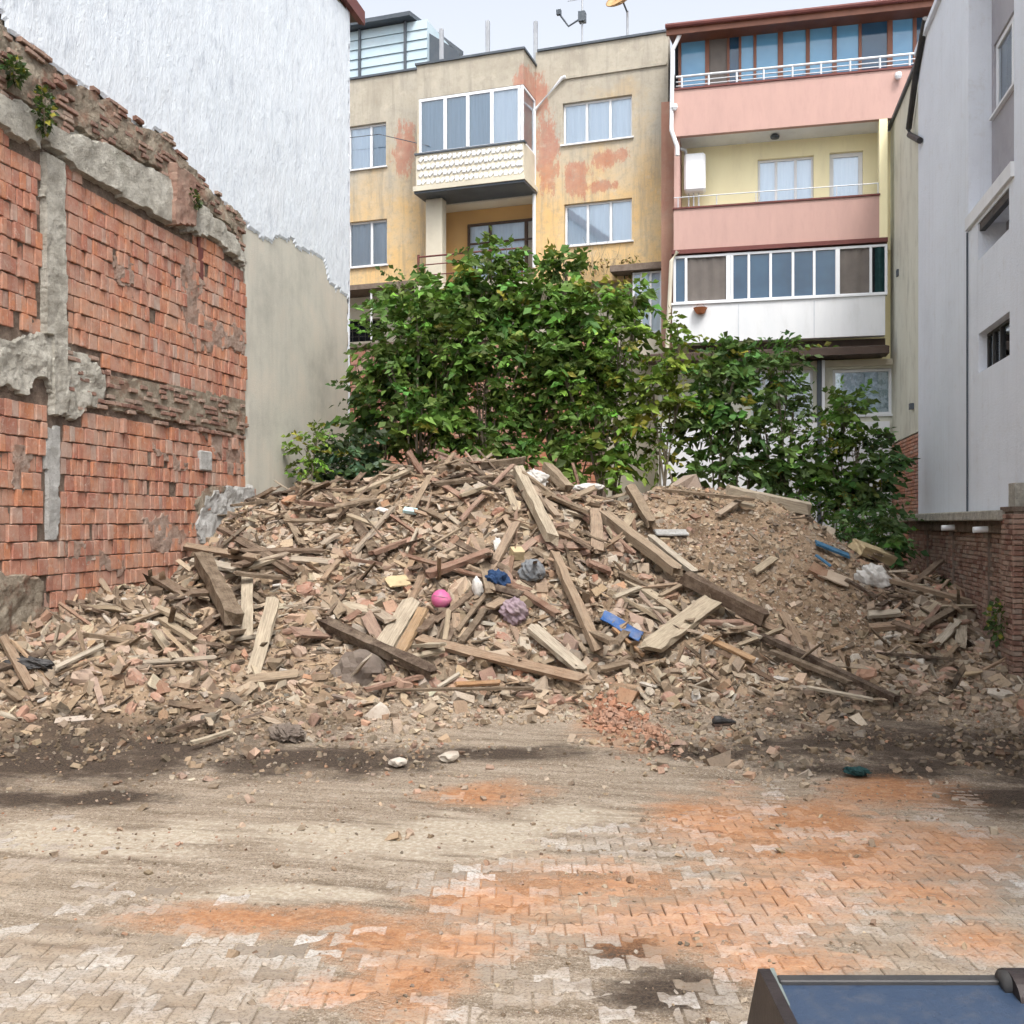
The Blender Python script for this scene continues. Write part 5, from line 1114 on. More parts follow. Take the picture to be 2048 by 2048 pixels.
x, y, md = sample(10000, .12, .6)             # splinters
n = len(x); Ln = rng.lognormal(math.log(.30), .55, n)*np.where(md, .5, 1); addp(pieces(x, y, np.stack([Ln, rng.uniform(.022, .08, n), rng.uniform(.012, .035, n)], -1), shade(WOODC[rng.integers(len(WOODC), size=n)], n), .34, .10))
x, y, md = sample(5200, .10, .5)              # brick and mortar lumps
n = len(x); s = rng.lognormal(math.log(.085), .42, n).clip(0, .16)*np.where(md, .6, 1); addp(pieces(x, y, np.stack([s*1.3, s*rng.uniform(.6, 1.1, n), s*rng.uniform(.4, .9, n)], -1), shade(np.where(rng.random((n, 1)) < .40, BRKC[rng.integers(len(BRKC), size=n)], STNC[rng.integers(len(STNC), size=n)]), n), .45, .17))
x, y, md = sample(5200, .10, .5)              # flat shards
n = len(x); s = rng.lognormal(math.log(.12), .45, n).clip(0, .19)*np.where(md, .55, 1); addp(pieces(x, y, np.stack([s*1.2, s*.8, rng.uniform(.012, .03, n)], -1), shade(np.where(rng.random((n, 1)) < .35, WOODC[rng.integers(len(WOODC), size=n)], STNC[rng.integers(len(STNC), size=n)]), n), .42, .2))
tag(link_mesh('rubble_debris', np_mesh('rubble_debris', np.concatenate(Vs), np.concatenate(Fs), np.concatenate(Cs)), M['debris']), 'countless splinters, shards and lumps covering the demolition heap', 'rubble', kind='stuff')
# crumbs, also out on the flat in front
Vs, Fs, Cs = [], [], []; n0 = 0
x = rng.uniform(-7.9, 3.6, 42000); y = rng.uniform(7.0, 18.5, 42000); h = bil(heap, x, y); bq = -SN*x+CS*y
k = rng.random(len(x)) < np.where(h > .04, .95, .03+.5*np.clip((bq-8.8)/1.5, 0, 1)*(fbm(x, y, 1.5, 3, 77) > -.05)); x, y = x[k], y[k]; n = len(x); s = rng.lognormal(math.log(.022), .55, n)
dkm = bil(np_mask(DARK, .8, 601), x, y)[:, None]; addp(pieces(x, y, np.stack([s*1.3, s, s*.7], -1), shade(np.where(rng.random((n, 1)) < .3, BRKC[rng.integers(len(BRKC), size=n)], STNC[rng.integers(len(STNC), size=n)]*.9), n, .4)*(1-.72*dkm*(rng.random((n, 1)) < .85)), .6, .18, .15))
x = rng.uniform(-6, 3.6, 8000); y = rng.uniform(4.4, 9.4, 8000); k = rng.random(len(x)) < np.clip(.32+2.0*fbm(x, y, .9, 4, 909), .03, 1); x, y = x[k], y[k]; n = len(x); s = rng.lognormal(math.log(.0085), .5, n)
addp(pieces(x, y, np.stack([s*1.3, s, s*.7], -1), shade(np.where(rng.random((n, 1)) < .5, BRKC[rng.integers(len(BRKC), size=n)]*.7, STNC[rng.integers(len(STNC), size=n)]*.8), n, .4), .6, .18, .1))
tag(link_mesh('gravel', np_mesh('gravel', np.concatenate(Vs), np.concatenate(Fs), np.concatenate(Cs)), M['debris']), 'fine crumbs and gravel strewn over the heap and its foot', 'gravel', kind='stuff')
# single chunks
def chunk_mesh(name, size, seed, mat, sub=1):
    bm = bmesh.new(); bmesh.ops.create_cube(bm, size=1); bmesh.ops.subdivide_edges(bm, edges=bm.edges, cuts=sub, use_grid_fill=True); r_ = random.Random(seed)
    for v in bm.verts:
        k = 1-.13*max(0, (abs(v.co.x) > .4)+(abs(v.co.y) > .4)+(abs(v.co.z) > .4)-1); v.co = Vector((v.co.x*size[0]*k+r_.gauss(0, .035)*size[0], v.co.y*size[1]*k+r_.gauss(0, .04)*size[1], v.co.z*size[2]*k+r_.gauss(0, .05)*size[2]))
    me = bpy.data.meshes.new(name); bm.to_mesh(me); bm.free(); me.materials.append(mat); return me
M['chunk_red'] = m_brick('broken_brick', False, [(0, (.30, .15, .105)), (.3, (.38, .24, .175)), (.55, (.36, .19, .13)), (.8, (.41, .31, .24)), (1, (.33, .24, .18))], .75)
M['chunk_pale'] = m_brick('broken_plaster', False, [(0, (.30, .24, .18)), (.35, (.39, .33, .255)), (.7, (.46, .41, .34)), (1, (.56, .54, .5))], .5)
ZONES = [((120, 1330), 'near the black tarpaulin'), ((330, 1230), 'at the foot of the brick party wall'), ((470, 1160), 'around the thick squared beam'), ((560, 1060), 'on the left slope below the whitish masonry'), ((600, 1400), 'left of the boulder on the front foot'),
 ((760, 1180), 'on the left slope above the boulder'), ((700, 1000), 'on the left shoulder of the crest'), ((930, 960), 'just under the crest timbers'), ((890, 1210), 'around the pink ball'), ((1010, 1150), 'around the navy cloth and grey bag'), ((900, 1400), 'in front of the dark hollow'),
 ((1130, 1040), 'around the broad upright board'), ((1090, 1320), 'around the thick pale plank'), ((1250, 1280), 'around the blue plastic sheet'), ((1330, 1150), 'along the long brown beam'), ((1250, 1420), 'by the orange brick crumbs'), ((1430, 1330), 'beside the splintered pale board'), ((1500, 1080), 'on the bare dirt mound'),
 ((1600, 1380), 'around the long dark beam'), ((1700, 1180), 'near the foam block'), ((1820, 1280), 'in the pile by the garden wall'), ((1930, 1400), 'at the foot of the garden wall'), ((1450, 1450), 'near the black shoe'), ((250, 1450), 'on the left front foot of the heap')]
def scatter(name, label, cat, grp, mes, n, smin, smax, lo, hi, tilt=.35, lift=.02):
    x, y, md = sample(n*9, lo, hi); k = ~md | (rng.random(len(x)) < .25); x, y = x[k][:n], y[k][:n]; R = frames(x, y, tilt); z = zt(x, y)
    for i in range(len(x)):
        me = mes[int(rng.integers(len(mes)))]; o = bpy.data.objects.new(name, me); COL.objects.link(o); s = rng.uniform(smin, smax)
        o.matrix_world = Matrix.Translation((x[i], y[i], z[i]+lift)) @ Matrix(R[i].tolist()).to_4x4() @ Matrix.Diagonal((s, s, s, 1)); a_, b_, _t = to_px(np.array([x[i], y[i], z[i]])); zn = min(ZONES, key=lambda q: (q[0][0]-a_)**2+2*(q[0][1]-b_)**2)[1]; tag(o, label+' '+zn, cat, grp)
scatter('brick_chunk', 'broken dusty red brick chunk', 'brick', 'broken bricks in the heap', [chunk_mesh('brick_chunk', q, i, M['chunk_red']) for i, q in enumerate([(.2, .11, .07), (.13, .1, .07), (.19, .19, .13), (.2, .12, .09), (.1, .09, .06)])], 295, .75, 1.3, .10, .45, .45)
scatter('plaster_chunk', 'loose pale plaster or mortar lump', 'plaster', 'plaster lumps in the heap', [chunk_mesh('plaster_chunk', q, 40+i, M['chunk_pale']) for i, q in enumerate([(.22, .16, .05), (.15, .12, .09), (.25, .18, .05), (.12, .1, .05)])], 130, .6, 1.2, .10, .45, .45)
def plank_mesh(name, L, w, h, mat, seed, warp=.012, n=7):
    r_ = random.Random(seed); V = []; F = []; ph = r_.random()*6
    sec = [(-.5, -.5), (0, -.52), (.5, -.5), (.5, .5), (.08, .47), (-.5, .5)]; k = len(sec)
    for i in range(n+1):
        s = i/n; end = (i == 0 or i == n)
        for j, (a, b) in enumerate(sec):
            ex = (r_.uniform(-.02, 1.0)*min(w*.9, L*.08) if end else 0)*(1 if i else -1)*-1
            nick = 1-(.28*r_.random() if r_.random() < .10 else 0)
            V.append(((s-.5)*L+ex, a*w*(nick if abs(a) > .3 else 1)+r_.gauss(0, .02)*w+warp*L*math.sin(s*3.1+ph), b*h+r_.gauss(0, .03)*h+warp*L*.6*math.cos(s*2.6+ph)))
    for i in range(n):
        for j in range(k): a = i*k+j; b = i*k+(j+1) % k; F.append((a, b, b+k, a+k))
    F.append(tuple(range(k-1, -1, -1))); F.append(tuple(range(n*k, n*k+k)))
    me = bpy.data.meshes.new(name); me.from_pydata(V, [], F); me.update(); me.materials.append(mat); return me
wm = ['wood', 'wood_dark', 'wood', 'wood_dark', 'wood_light', 'wood_red', 'wood']
scatter('plank_piece', 'short broken plank piece', 'plank', 'short plank pieces in the heap', [plank_mesh('plank_piece', random.uniform(.7, 1.7), random.uniform(.07, .15), random.uniform(.022, .05), M[wm[i % 7]], 100+i, .008, n=6) for i in range(28)], 230, .75, 1.2, .25, .8, .15, .09)
# the timbers one can follow in the picture
tim_n = 0
def timber(name, label, a, b, w, mat='wood', th=.45, lift=.5, ta=None, tb=None, cat=None):
    """a, b: ends seen in the picture; w: width seen, in picture pixels"""
    global tim_n
    tim_n += 1
    P0, t0 = hit(*a) if ta is None else (at_t(*a, ta), ta); P1, t1 = hit(*b) if tb is None else (at_t(*b, tb), tb)
    t = (t0+t1)/2; W_ = w*S_*t/FPX*.92; h = max(.02, W_*th); P0 = np.array(P0); P1 = np.array(P1)
    ax = P1-P0; L = np.linalg.norm(ax); ax /= L; s = np.linspace(.08, .92, 12)[:, None]; Q = P0+(P1-P0)*s
    pen = float(np.max(zt(Q[:, 0], Q[:, 1])-Q[:, 2])) if ta is None and tb is None else 0
    c = (P0+P1)/2; n = nrm(c[0], c[1], .4); c = c+n*(max(0, pen)*.8+h*lift+(.07 if ta is None else .02))
    n = n+rng.normal(0, .12, 3); n -= (n@ax)*ax; n /= np.linalg.norm(n); sd = np.cross(n, ax)
    o = bpy.data.objects.new(name, plank_mesh(name, L*1.02, W_, h, M[mat], 500+tim_n, .006, 9)); COL.objects.link(o)
    o.matrix_world = Matrix(((ax[0], sd[0], n[0], c[0]), (ax[1], sd[1], n[1], c[1]), (ax[2], sd[2], n[2], c[2]), (0, 0, 0, 1)))
    tag(o, label, cat or ('beam' if 'beam' in name else 'plank')); return o
T = timber
def TT(K1, rows):
    for r in rows: T(r[0], r[1], K1(r[2], r[3]), K1(r[4], r[5]), r[6], *r[7:])
TT(H_, [
 ('beam', 'dark brown beam slanting down over the grey boulder', 455, 985, 1060, 1280, 66, 'wood_dark', .8, .9),
 ('plank', 'long brown plank crossing low in the heap right of the dark beam', 950, 1065, 1845, 1290, 60, 'wood', .5, .9),
 ('plank', 'wide pale plank leaning steeply left of the pink ball', 770, 1130, 935, 850, 115, 'wood_light', .25, .7),
 ('plank', 'yellow streaked plank leaning beside the wide pale plank', 860, 1145, 995, 890, 70, 'wood_orange', .35, .8),
 ('plank', 'thick pale plank ending at the tip of long brown plank', 1545, 1000, 1835, 1245, 80, 'wood_light', .4, .8),
 ('plank', 'reddish plank below the grey bag, upper of two', 1420, 755, 1705, 945, 48, 'wood_red', .5, .8),
 ('plank', 'narrow pale plank just right of the reddish plank', 1480, 740, 1580, 810, 34, 'wood_light', .5, .8),
 ('beam', 'reddish brown beam lying left of the white rag', 1000, 750, 1360, 620, 52, 'wood_red', .7, .8),
 ('beam', 'pale square beam sloping down from the crest of the heap', 1465, 185, 1640, 585, 64, 'wood_light', .8, .9),
 ('plank', 'pale plank lying along the left shoulder of the crest', 620, 270, 940, 140, 34, 'wood_light', .5, .6),
 ('plank', 'pale plank end rising at the very top of the crest', 960, 135, 1275, 45, 32, 'wood', .6, .5, 17.0, 17.3),
 ('beam', 'thick round ended timber lying on the crest', 1060, 135, 1535, 75, 42, 'wood', .9, .5, 16.9, 17.0),
 ('plank', 'second plank on the crest just under the round ended timber', 1270, 160, 1525, 118, 28, 'wood_light', .6, .5, 16.7, 16.8),
 ('stake', 'pointed board sticking up at the left of the crest', 1000, 165, 900, 15, 38, 'wood_red', .4, .2, 16.8, 16.7),
 ('plank', 'dark plank lying just below the crest timbers', 1030, 245, 1430, 195, 44, 'wood', .5, .7),
 ('plank', 'brown plank on the left slope below the crest', 430, 375, 745, 305, 32, 'wood', .5, .7),
 ('beam', 'long thin beam running steeply down the middle of heap', 1670, 590, 1905, 1150, 58, 'wood', .7, .9),
 ('plank', 'thin stick leaning below the navy cloth', 1165, 1015, 1325, 805, 26, 'wood', .7, .9),
 ('plank', 'short plank leaning under the thin stick', 1180, 1075, 1315, 895, 42, 'wood', .4, .7),
 ('plank', 'flat plank on the ground right of the grey boulder', 670, 1345, 985, 1265, 38, 'wood_red', .5, .7),
 ('plank', 'long thin lath lying flat along the foot of the heap', 800, 1350, 1560, 1328, 24, 'wood', .6, .9),
 ('plank', 'dark plank on the left slope above the upright board', -10, 550, 300, 745, 34, 'wood_dark', .6, .9),
 ('plank', 'thin stick on the upper slope below the aqua scrap', 785, 365, 955, 485, 18, 'wood_red', .8, .9),
 ('plank', 'short thin stick crossing the upper left slope', 905, 595, 962, 465, 16, 'wood_light', .8, .9),
 ('plank', 'thin stick above the reddish brown beam', 975, 600, 1180, 475, 16, 'wood', .8, .9),
 ('plank', 'brown plank right of the white and blue bags', 1690, 270, 1870, 420, 44, 'wood_red', .5, .8),
 ('beam', 'thick brown timber end near the top right of the crest', 1630, 130, 1750, 260, 60, 'wood', .8, .6),
 ('stake', 'small reddish stake standing up behind the crest', 1812, 185, 1780, 75, 26, 'wood_red', .6, .1, 17.4, 17.4),
 ('plank', 'thin slanting stick in front of the dark hollow', 1060, 1310, 1180, 1235, 22, 'wood_light', .7, .8),
 ('plank', 'brown board lying across the slope left of middle', 260, 620, 470, 640, 55, 'wood', .3, .5),
 ('plank', 'pale stick slanting on the left slope', 440, 760, 530, 650, 30, 'wood', .6, .8),
 ('plank', 'dark narrow plank low on the left slope', 450, 940, 570, 800, 18, 'wood_dark', .8, .8),
 ('plank', 'short brown plank just above the boulder', 560, 960, 650, 900, 46, 'wood_red', .4, .5),
 ('plank', 'pale plank right of the yellow streaked plank', 1100, 1070, 1120, 900, 30, 'wood_light', .5, .7),
 ('plank', 'flat pale plank inside the dark hollow', 900, 1165, 1110, 1120, 40, 'wood_light', .4, .4),
 ('plank', 'orange brown plank beside the pale plank on the ground', 1145, 1300, 1400, 1290, 32, 'wood_orange', .5, .5)])
TT(I_, [
 ('beam', 'long brown beam sloping down right from the crest', 265, 280, 665, 605, 66, 'wood', .8, 1.0),
 ('beam', 'weathered beam leaning at the left edge of the dirt mound', 415, 130, 545, 345, 56, 'wood', .7, .8),
 ('beam', 'pale beam parallel to the long brown beam', 530, 400, 775, 600, 42, 'wood_light', .7, .9),
 ('board', 'broad weathered board standing upright in the middle of slope', 232, 490, 228, 250, 72, 'wood', .3, .8),
 ('plank', 'narrow plank under the long brown beam', 265, 355, 430, 510, 32, 'wood_red', .6, .8),
 ('beam', 'heavy blackened beam between the heap and dirt mound', 690, 610, 1140, 850, 80, 'wood_dark', .9, .8),
 ('board', 'splintered pale grey board jutting up right of the blue sheet', 515, 1020, 870, 755, 118, 'wood_light', .3, 1.0),
 ('plank', 'pale short plank right of the splintered board', 915, 855, 1115, 935, 32, 'wood_light', .5, .8),
 ('plank', 'thin pale stick crossing below the blackened beam', 995, 955, 1235, 855, 22, 'wood_light', .7, .9),
 ('beam', 'long dark beam reaching the ground at the right', 1115, 915, 1840, 1255, 44, 'wood_dark', .8, .9),
 ('plank', 'brown plank lying left of the long dark beam', 1150, 1005, 1610, 1185, 46, 'wood', .5, .8),
 ('plank', 'pale lath on the ground under the long dark beam', 1375, 1182, 1740, 1252, 26, 'wood_light', .6, .8),
 ('plank', 'orange brown plank below the splintered board', 810, 925, 1095, 1065, 38, 'wood_orange', .5, .7),
 ('plank', 'brown stick lying flat above the blackened beam', 470, 645, 730, 622, 22, 'wood', .7, .8),
 ('plank', 'thin grey stick crossing above the blackened beam', 575, 695, 725, 615, 22, 'wood', .7, .9),
 ('plank', 'short pale plank left of the grey stick', 325, 695, 475, 635, 30, 'wood_light', .5, .7),
 ('plank', 'narrow orange stick right of the blue sheet', 320, 860, 490, 1015, 22, 'wood_orange', .7, .9),
 ('log', 'thick pale log lying on top of the dirt mound', 930, 108, 1390, 212, 74, 'wood_light', .85, .4, 17.4, 17.1, 'log'),
 ('plank', 'short plank leaning under the thick log', 895, 255, 1035, 155, 34, 'wood', .5, .6),
 ('plank', 'thin pale plank at the left edge of the mound', 375, 355, 495, 285, 24, 'wood_light', .6, .8),
 ('plank', 'second pale plank under the thick log', 990, 180, 1100, 205, 34, 'wood_light', .5, .5),
 ('plank', 'brown plank above the blue sheet', 170, 510, 300, 560, 50, 'wood_red', .5, .7),
 ('plank', 'brown plank right of the middle, over the bricks', 350, 560, 520, 640, 40, 'wood', .5, .7),
 ('plank', 'pale plank end poking from the hollow under the blue sheet', 240, 930, 320, 890, 34, 'wood_light', .5, .7),
 ('plank', 'pale curved plank at the foot below the blue sheet', 250, 1080, 420, 1045, 42, 'wood', .5, .5),
 ('plank', 'thin stick on the ground left of the black shoe', 800, 1060, 900, 1140, 14, 'wood_dark', .8, .8)])
TT(E_, [
 ('plank', 'brown plank lying flat at the foot of the whitish masonry', 995, 1185, 1440, 1275, 46, 'wood', .55, 1.0),
 ('plank', 'dark plank leaning from the masonry down to the slope', 1195, 1098, 1600, 1335, 36, 'wood_dark', .6, 1.0),
 ('beam', 'thick squared beam with a sawn end at the left of heap', 1075, 1270, 1245, 1610, 95, 'wood', .8, .8),
 ('board', 'upright pale board right of the thick squared beam', 1325, 1635, 1335, 1285, 66, 'wood_light', .3, .8),
 ('plank', 'pale board lying over the dark hole on the left', 1055, 1265, 1320, 1315, 70, 'wood_light', .3, 1.2),
 ('plank', 'pale plank, upper of a pair low on the left', 835, 1488, 1045, 1585, 48, 'wood_light', .5, .7),
 ('plank', 'pale plank, lower of a pair low on the left', 865, 1540, 1045, 1665, 48, 'wood_light', .5, .7),
 ('plank', 'long pale stick above the black tarpaulin', 300, 1825, 570, 1690, 36, 'wood_light', .5, .8),
 ('plank', 'brown stick above the pair of pale planks', 685, 1565, 860, 1495, 26, 'wood', .6, .8),
 ('plank', 'pale board lying among stones at the far left foot', 820, 1620, 930, 1780, 56, 'wood_light', .4, .5),
 ('plank', 'brown stick near the wall foot on the left', 900, 1440, 1060, 1380, 30, 'wood', .6, .8)])
TT(L_, [('plank', 'short dark stick on the ground at the left front', 888, 412, 1112, 350, 26, 'wood_dark', .7, .6), ('plank', 'short pale lath on the ground at the left front', 1028, 472, 1255, 398, 30, 'wood_light', .6, .6)])
TT(C_, [
 ('beam', 'long grey beam leaning toward the garden wall', 1160, 1538, 1645, 1672, 34, 'wood', .7, .9),
 ('board', 'light grey board standing against the rubble by garden wall', 1580, 1910, 1582, 1738, 58, 'wood_light', .35, 1.0),
 ('plank', 'thin pale lath by the foot of the garden wall', 1475, 1692, 1700, 1690, 20, 'wood_light', .7, 1.0),
 ('plank', 'brown plank leaning in the right hand pile', 1375, 1805, 1535, 1708, 44, 'wood', .5, .9),
 ('plank', 'pale plank crossing near the light grey board', 1435, 1925, 1555, 1790, 46, 'wood_light', .5, .8),
 ('plank', 'dark plank low in the right hand pile', 1215, 1790, 1370, 1845, 44, 'wood_dark', .6, .8),
 ('plank', 'thin brown stick in the right hand pile', 1335, 1855, 1455, 1695, 26, 'wood_red', .7, .9),
 ('plank', 'pale flat plank at the left of the right hand pile', 1085, 1735, 1265, 1722, 48, 'wood_light', .5, .8),
 ('plank', 'wide brown plank under the right hand pile', 1085, 1800, 1290, 1785, 60, 'wood', .5, .6),
 ('plank', 'grey stick below the crumpled white sheet', 1220, 1600, 1430, 1660, 26, 'wood', .6, .9),
 ('plank', 'small dark plank on the right slope of the mound', 960, 1540, 1130, 1640, 26, 'wood_dark', .6, .8)])
# ------------------------------------------------------------------ litter and single things in the heap
def blob(name, label, cat, p, r, mat, seed=0, amp=.25, sub=4, lift=.5, freq=3.0, pleat=0, tfall=17.0, smooth=True):
    P, t = hit(*p, tfall); k = S_*t/FPX; R_ = np.array(r)*k
    bm = bmesh.new(); bmesh.ops.create_icosphere(bm, subdivisions=sub, radius=1)
    bm.verts.ensure_lookup_table(); c = np.array([v.co for v in bm.verts])
    f = 1+amp*2*fbm(c[:, 0]*freq+c[:, 2]*1.7+9, c[:, 1]*freq-c[:, 2]*1.3+9, 1, 4, seed)
    if pleat: f = f+pleat*(.35-np.abs(2.2*fbm(c[:, 0]*2.2+c[:, 2]*1.1+20, c[:, 1]*2.2+c[:, 2]*.9-c[:, 0]*.8+20, 1, 2, seed+5)))
    for v, q, g in zip(bm.verts, c, f): v.co = Vector(q*g*R_)
    me = bpy.data.meshes.new(name); bm.to_mesh(me); bm.free(); o = link_mesh(name, me, M[mat], None, smooth)
    n = nrm(P[0], P[1], .3); o.location = Vector(P)+Vector(n)*(float(R_.min()*lift)+.05); o.rotation_euler = (random.uniform(-.2, .2), random.uniform(-.2, .2), TH+random.uniform(-.2, .2)); tag(o, label, cat); return o
blob('boulder', 'large grey brown boulder under the dark beam', 'boulder', H_(635, 1245), (135, 110, 115), 'stone', 3, .42, 3, .2, 1.1, smooth=False)
def ball(p):
    P, t = hit(*p); P = P+nrm(P[0], P[1])*.06; r = 55*S_*t/FPX; o = empty('ball', tuple(P), 'bright pink plastic ball half crushed in the rubble', 'ball')
    bm = bmesh.new(); bmesh.ops.create_uvsphere(bm, u_segments=24, v_segments=16, radius=r)
    for v in bm.verts:
        if v.co.x > r*.3 and v.co.z > 0: v.co *= .9
        v.co.z *= .93; v.co += Vector((0, -r*.4, r*.6))
    me = bpy.data.meshes.new('shell'); bm.to_mesh(me); bm.free(); link_mesh('shell', me, M['pinkp'], o, True)
    MB().tube([(-r*.95, -r*.5, r*.75), (-r*.5, -r*1.25, r*1.0), (r*.2, -r*1.38, r*.9), (r*.8, -r*.9, r*.75)], r*.03, 6).build('seam', M['rag_lilac'], o)
ball(H_(1090, 850))
blob('cloth', 'crumpled navy blue cloth on the middle of the heap', 'cloth', H_(1370, 740), (62, 50, 50), 'navy', 5, .4, 5, .6, 2.6, .55)
blob('cloth', 'pale end of the crumpled cloth hanging left of the navy one', 'cloth', H_(1275, 770), (28, 30, 55), 'rag_white', 6, .3, 4, .6, 3, .25)
blob('bag', 'bulging grey bag right of the navy cloth', 'bag', H_(1560, 690), (62, 55, 60), 'rag_grey', 7, .3, 5, .5, 2.4, .3)
blob('rag', 'white rag draped above the navy cloth', 'rag', H_(1392, 560), (26, 25, 62), 'rag_white', 8, .25, 4, .6, 3, .2)
blob('rag', 'mauve and white patterned cloth below the grey bag', 'cloth', H_(1470, 905), (66, 50, 62), 'rag_lilac', 9, .4, 5, .6, 2.6, .55)
blob('bag', 'white and blue plastic bag on the crest', 'bag', H_(1570, 195), (62, 40, 42), 'rag_white', 10, .4, 5, .6, 2.6, .55)
blob('rag', 'white sheet lying behind the crest on the right', 'sheet', H_(1850, 235), (85, 40, 22), 'rag_white', 12, .25, 4, .9, 3, .2)
blob('sheet', 'crumpled white sheet at the right end of the mound', 'sheet', C_(1110, 1530), (75, 50, 55), 'rag_white', 13, .45, 5, .5, 2.6, .6)
blob('tarpaulin', 'black crumpled tarpaulin at the far left foot of the heap', 'tarpaulin', E_(150, 1770), (120, 60, 36), 'black', 14, .4, 5, .5, 2.6, .5)
def shoe(p, L):
    P, t = hit(*p); o = empty('shoe', (P[0], P[1], P[2]+.01), 'black shoe lying on the dirt in front of the heap', 'shoe', None, TH+.3)
    sec = [(-.5, .11, .24), (-.42, .15, .34), (-.2, .15, .33), (-.02, .15, .25), (.2, .18, .17), (.38, .17, .13), (.5, .09, .08)]; m = MB(); k = 10
    for x, w, h in sec:
        for j in range(k):
            a = 2*math.pi*j/k; m.v.append((x*L, math.cos(a)*w*L*(1 if math.sin(a) < .3 else .8), L*(.05+h*.5+math.sin(a)*h*.5)))
    for i in range(len(sec)-1):
        for j in range(k): q0 = i*k+j; q1 = i*k+(j+1) % k; m.f.append((q0, q1, q1+k, q0+k))
    m.f += [tuple(range(k-1, -1, -1)), tuple(range((len(sec)-1)*k, len(sec)*k))]; m.build('upper', M['black'], o, smooth=True)
    m = MB(); ol_ = [(-.52, -.1), (-.3, -.16), (0, -.14), (.25, -.19), (.48, -.1), (.53, 0), (.48, .1), (.25, .19), (0, .14), (-.3, .16), (-.52, .1)]; kk = len(ol_)
    m.v = [(x*L, y*L, 0) for x, y in ol_]+[(x*L, y*L, .07*L) for x, y in ol_]; m.f = [tuple(range(kk-1, -1, -1)), tuple(range(kk, 2*kk))]+[(i, (i+1) % kk, (i+1) % kk+kk, i+kk) for i in range(kk)]; m.build('sole', M['bucket_side'] if 'bucket_side' in M else M['darkbrown'], o)
shoe(I_(935, 1345), .27)
blob('rag', 'dark green rag on the dusty paving at the right', 'rag', Q_(1040, 612), (58, 40, 20), 'green_cloth', 16, .45, 5, .4, 2.6, .5)
blob('plaster_lump', 'white lump of plaster on the ground before the heap', 'plaster', N_(362, 560), (48, 36, 24), 'chunk_pale', 17, .6, 2, .2, 1.7, smooth=False)
blob('plaster_lump', 'cluster of pale rubble right of the white plaster lump', 'plaster', N_(640, 530), (50, 42, 26), 'chunk_pale', 18, .6, 2, .2, 1.7, smooth=False)
blob('plaster_lump', 'big pale plaster lump near the garden wall foot', 'plaster', Q_(1810, 200), (74, 56, 36), 'chunk_pale', 19, .6, 2, .3, 1.6, smooth=False)
blob('plaster_lump', 'salmon coloured plaster lump near the long dark beam', 'plaster', I_(1690, 1105), (56, 48, 44), 'salmon', 20, .5, 2, .3, 1.6, smooth=False)
def crumbs(name, label, cat, p, rx, ry, n, mat, smin, smax, seed):
    P, t = hit(*p); k = S_*t/FPX; r_ = np.random.default_rng(seed); q = r_.normal(0, .45, (n, 2)); x = P[0]+q[:, 0]*rx*k*CS-q[:, 1]*ry*k*SN; y = P[1]+q[:, 0]*rx*k*SN+q[:, 1]*ry*k*CS
    s = r_.uniform(smin, smax, n); V, F, Cq = pieces(x, y, np.stack([s*1.3, s, s*.7], -1), np.ones((n, 3)), .6, .17, .1); V[:, 2] += np.repeat(np.exp(-(q**2).sum(1)*2.5)*.07*r_.random(n), 8)
    o = link_mesh(name, np_mesh(name, V-np.array([P[0], P[1], P[2]]), F, Cq), M[mat]); o.location = tuple(P); tag(o, label, cat, kind='stuff'); return o
M['crumb_orange'] = m_brick('orange_brick_crumbs', False, [(0, (.30, .14, .085)), (.5, (.36, .18, .11)), (1, (.36, .22, .15))], .5)
crumbs('brick_crumbs', 'small mound of orange brick crumbs at the heap foot', 'brick crumbs', I_(345, 1300), 150, 330, 260, 'crumb_orange', .015, .06, 3)
crumbs('brick_crumbs', 'scatter of orange crumbs on the dust right of the mound of crumbs', 'brick crumbs', I_(560, 1420), 120, 420, 160, 'crumb_orange', .012, .045, 4)
blob('root_ball', 'tangle of brown roots and earth left of the boulder', 'roots', L_(1540, 410), (90, 70, 50), 'stone', 22, .4, 4, .3, 5, smooth=False)
def slab(name, label, cat, a, b, w, mat, th=.12, lift=.8, dent=0, tfall=17.2, up=.06):
    P0, t0 = hit(*a, tfall); P1, t1 = hit(*b, tfall); P0 = np.array(P0); P1 = np.array(P1); W_ = w*S_*(t0+t1)/2/FPX; ax = P1-P0; L = np.linalg.norm(ax); ax /= L; c = (P0+P1)/2
    n = nrm(c[0], c[1], .3)+rng.normal(0, .1, 3); n -= (n@ax)*ax; n /= np.linalg.norm(n); sd = np.cross(n, ax); h = W_*th
    bm = bmesh.new(); bmesh.ops.create_cube(bm, size=1); bmesh.ops.subdivide_edges(bm, edges=bm.edges, cuts=4, use_grid_fill=True); r_ = random.Random(len(label))
    for v in bm.verts: v.co = Vector((v.co.x*L+r_.gauss(0, .012)*L, v.co.y*W_+r_.gauss(0, .012)*W_, v.co.z*h+dent*W_*math.sin(v.co.x*5)*math.cos(v.co.y*4)))
    me = bpy.data.meshes.new(name); bm.to_mesh(me); bm.free(); o = link_mesh(name, me, M[mat]); c = c+n*(h*lift+up)
    o.matrix_world = Matrix(((ax[0], sd[0], n[0], c[0]), (ax[1], sd[1], n[1], c[1]), (ax[2], sd[2], n[2], c[2]), (0, 0, 0, 1))); tag(o, label, cat); return o
slab('plastic_sheet', 'bent bright blue plastic sheet beside the splintered board', 'plastic sheet', I_(262, 795), I_(465, 905), 92, 'clear_blue', .06, 1.2, .16, up=.12)
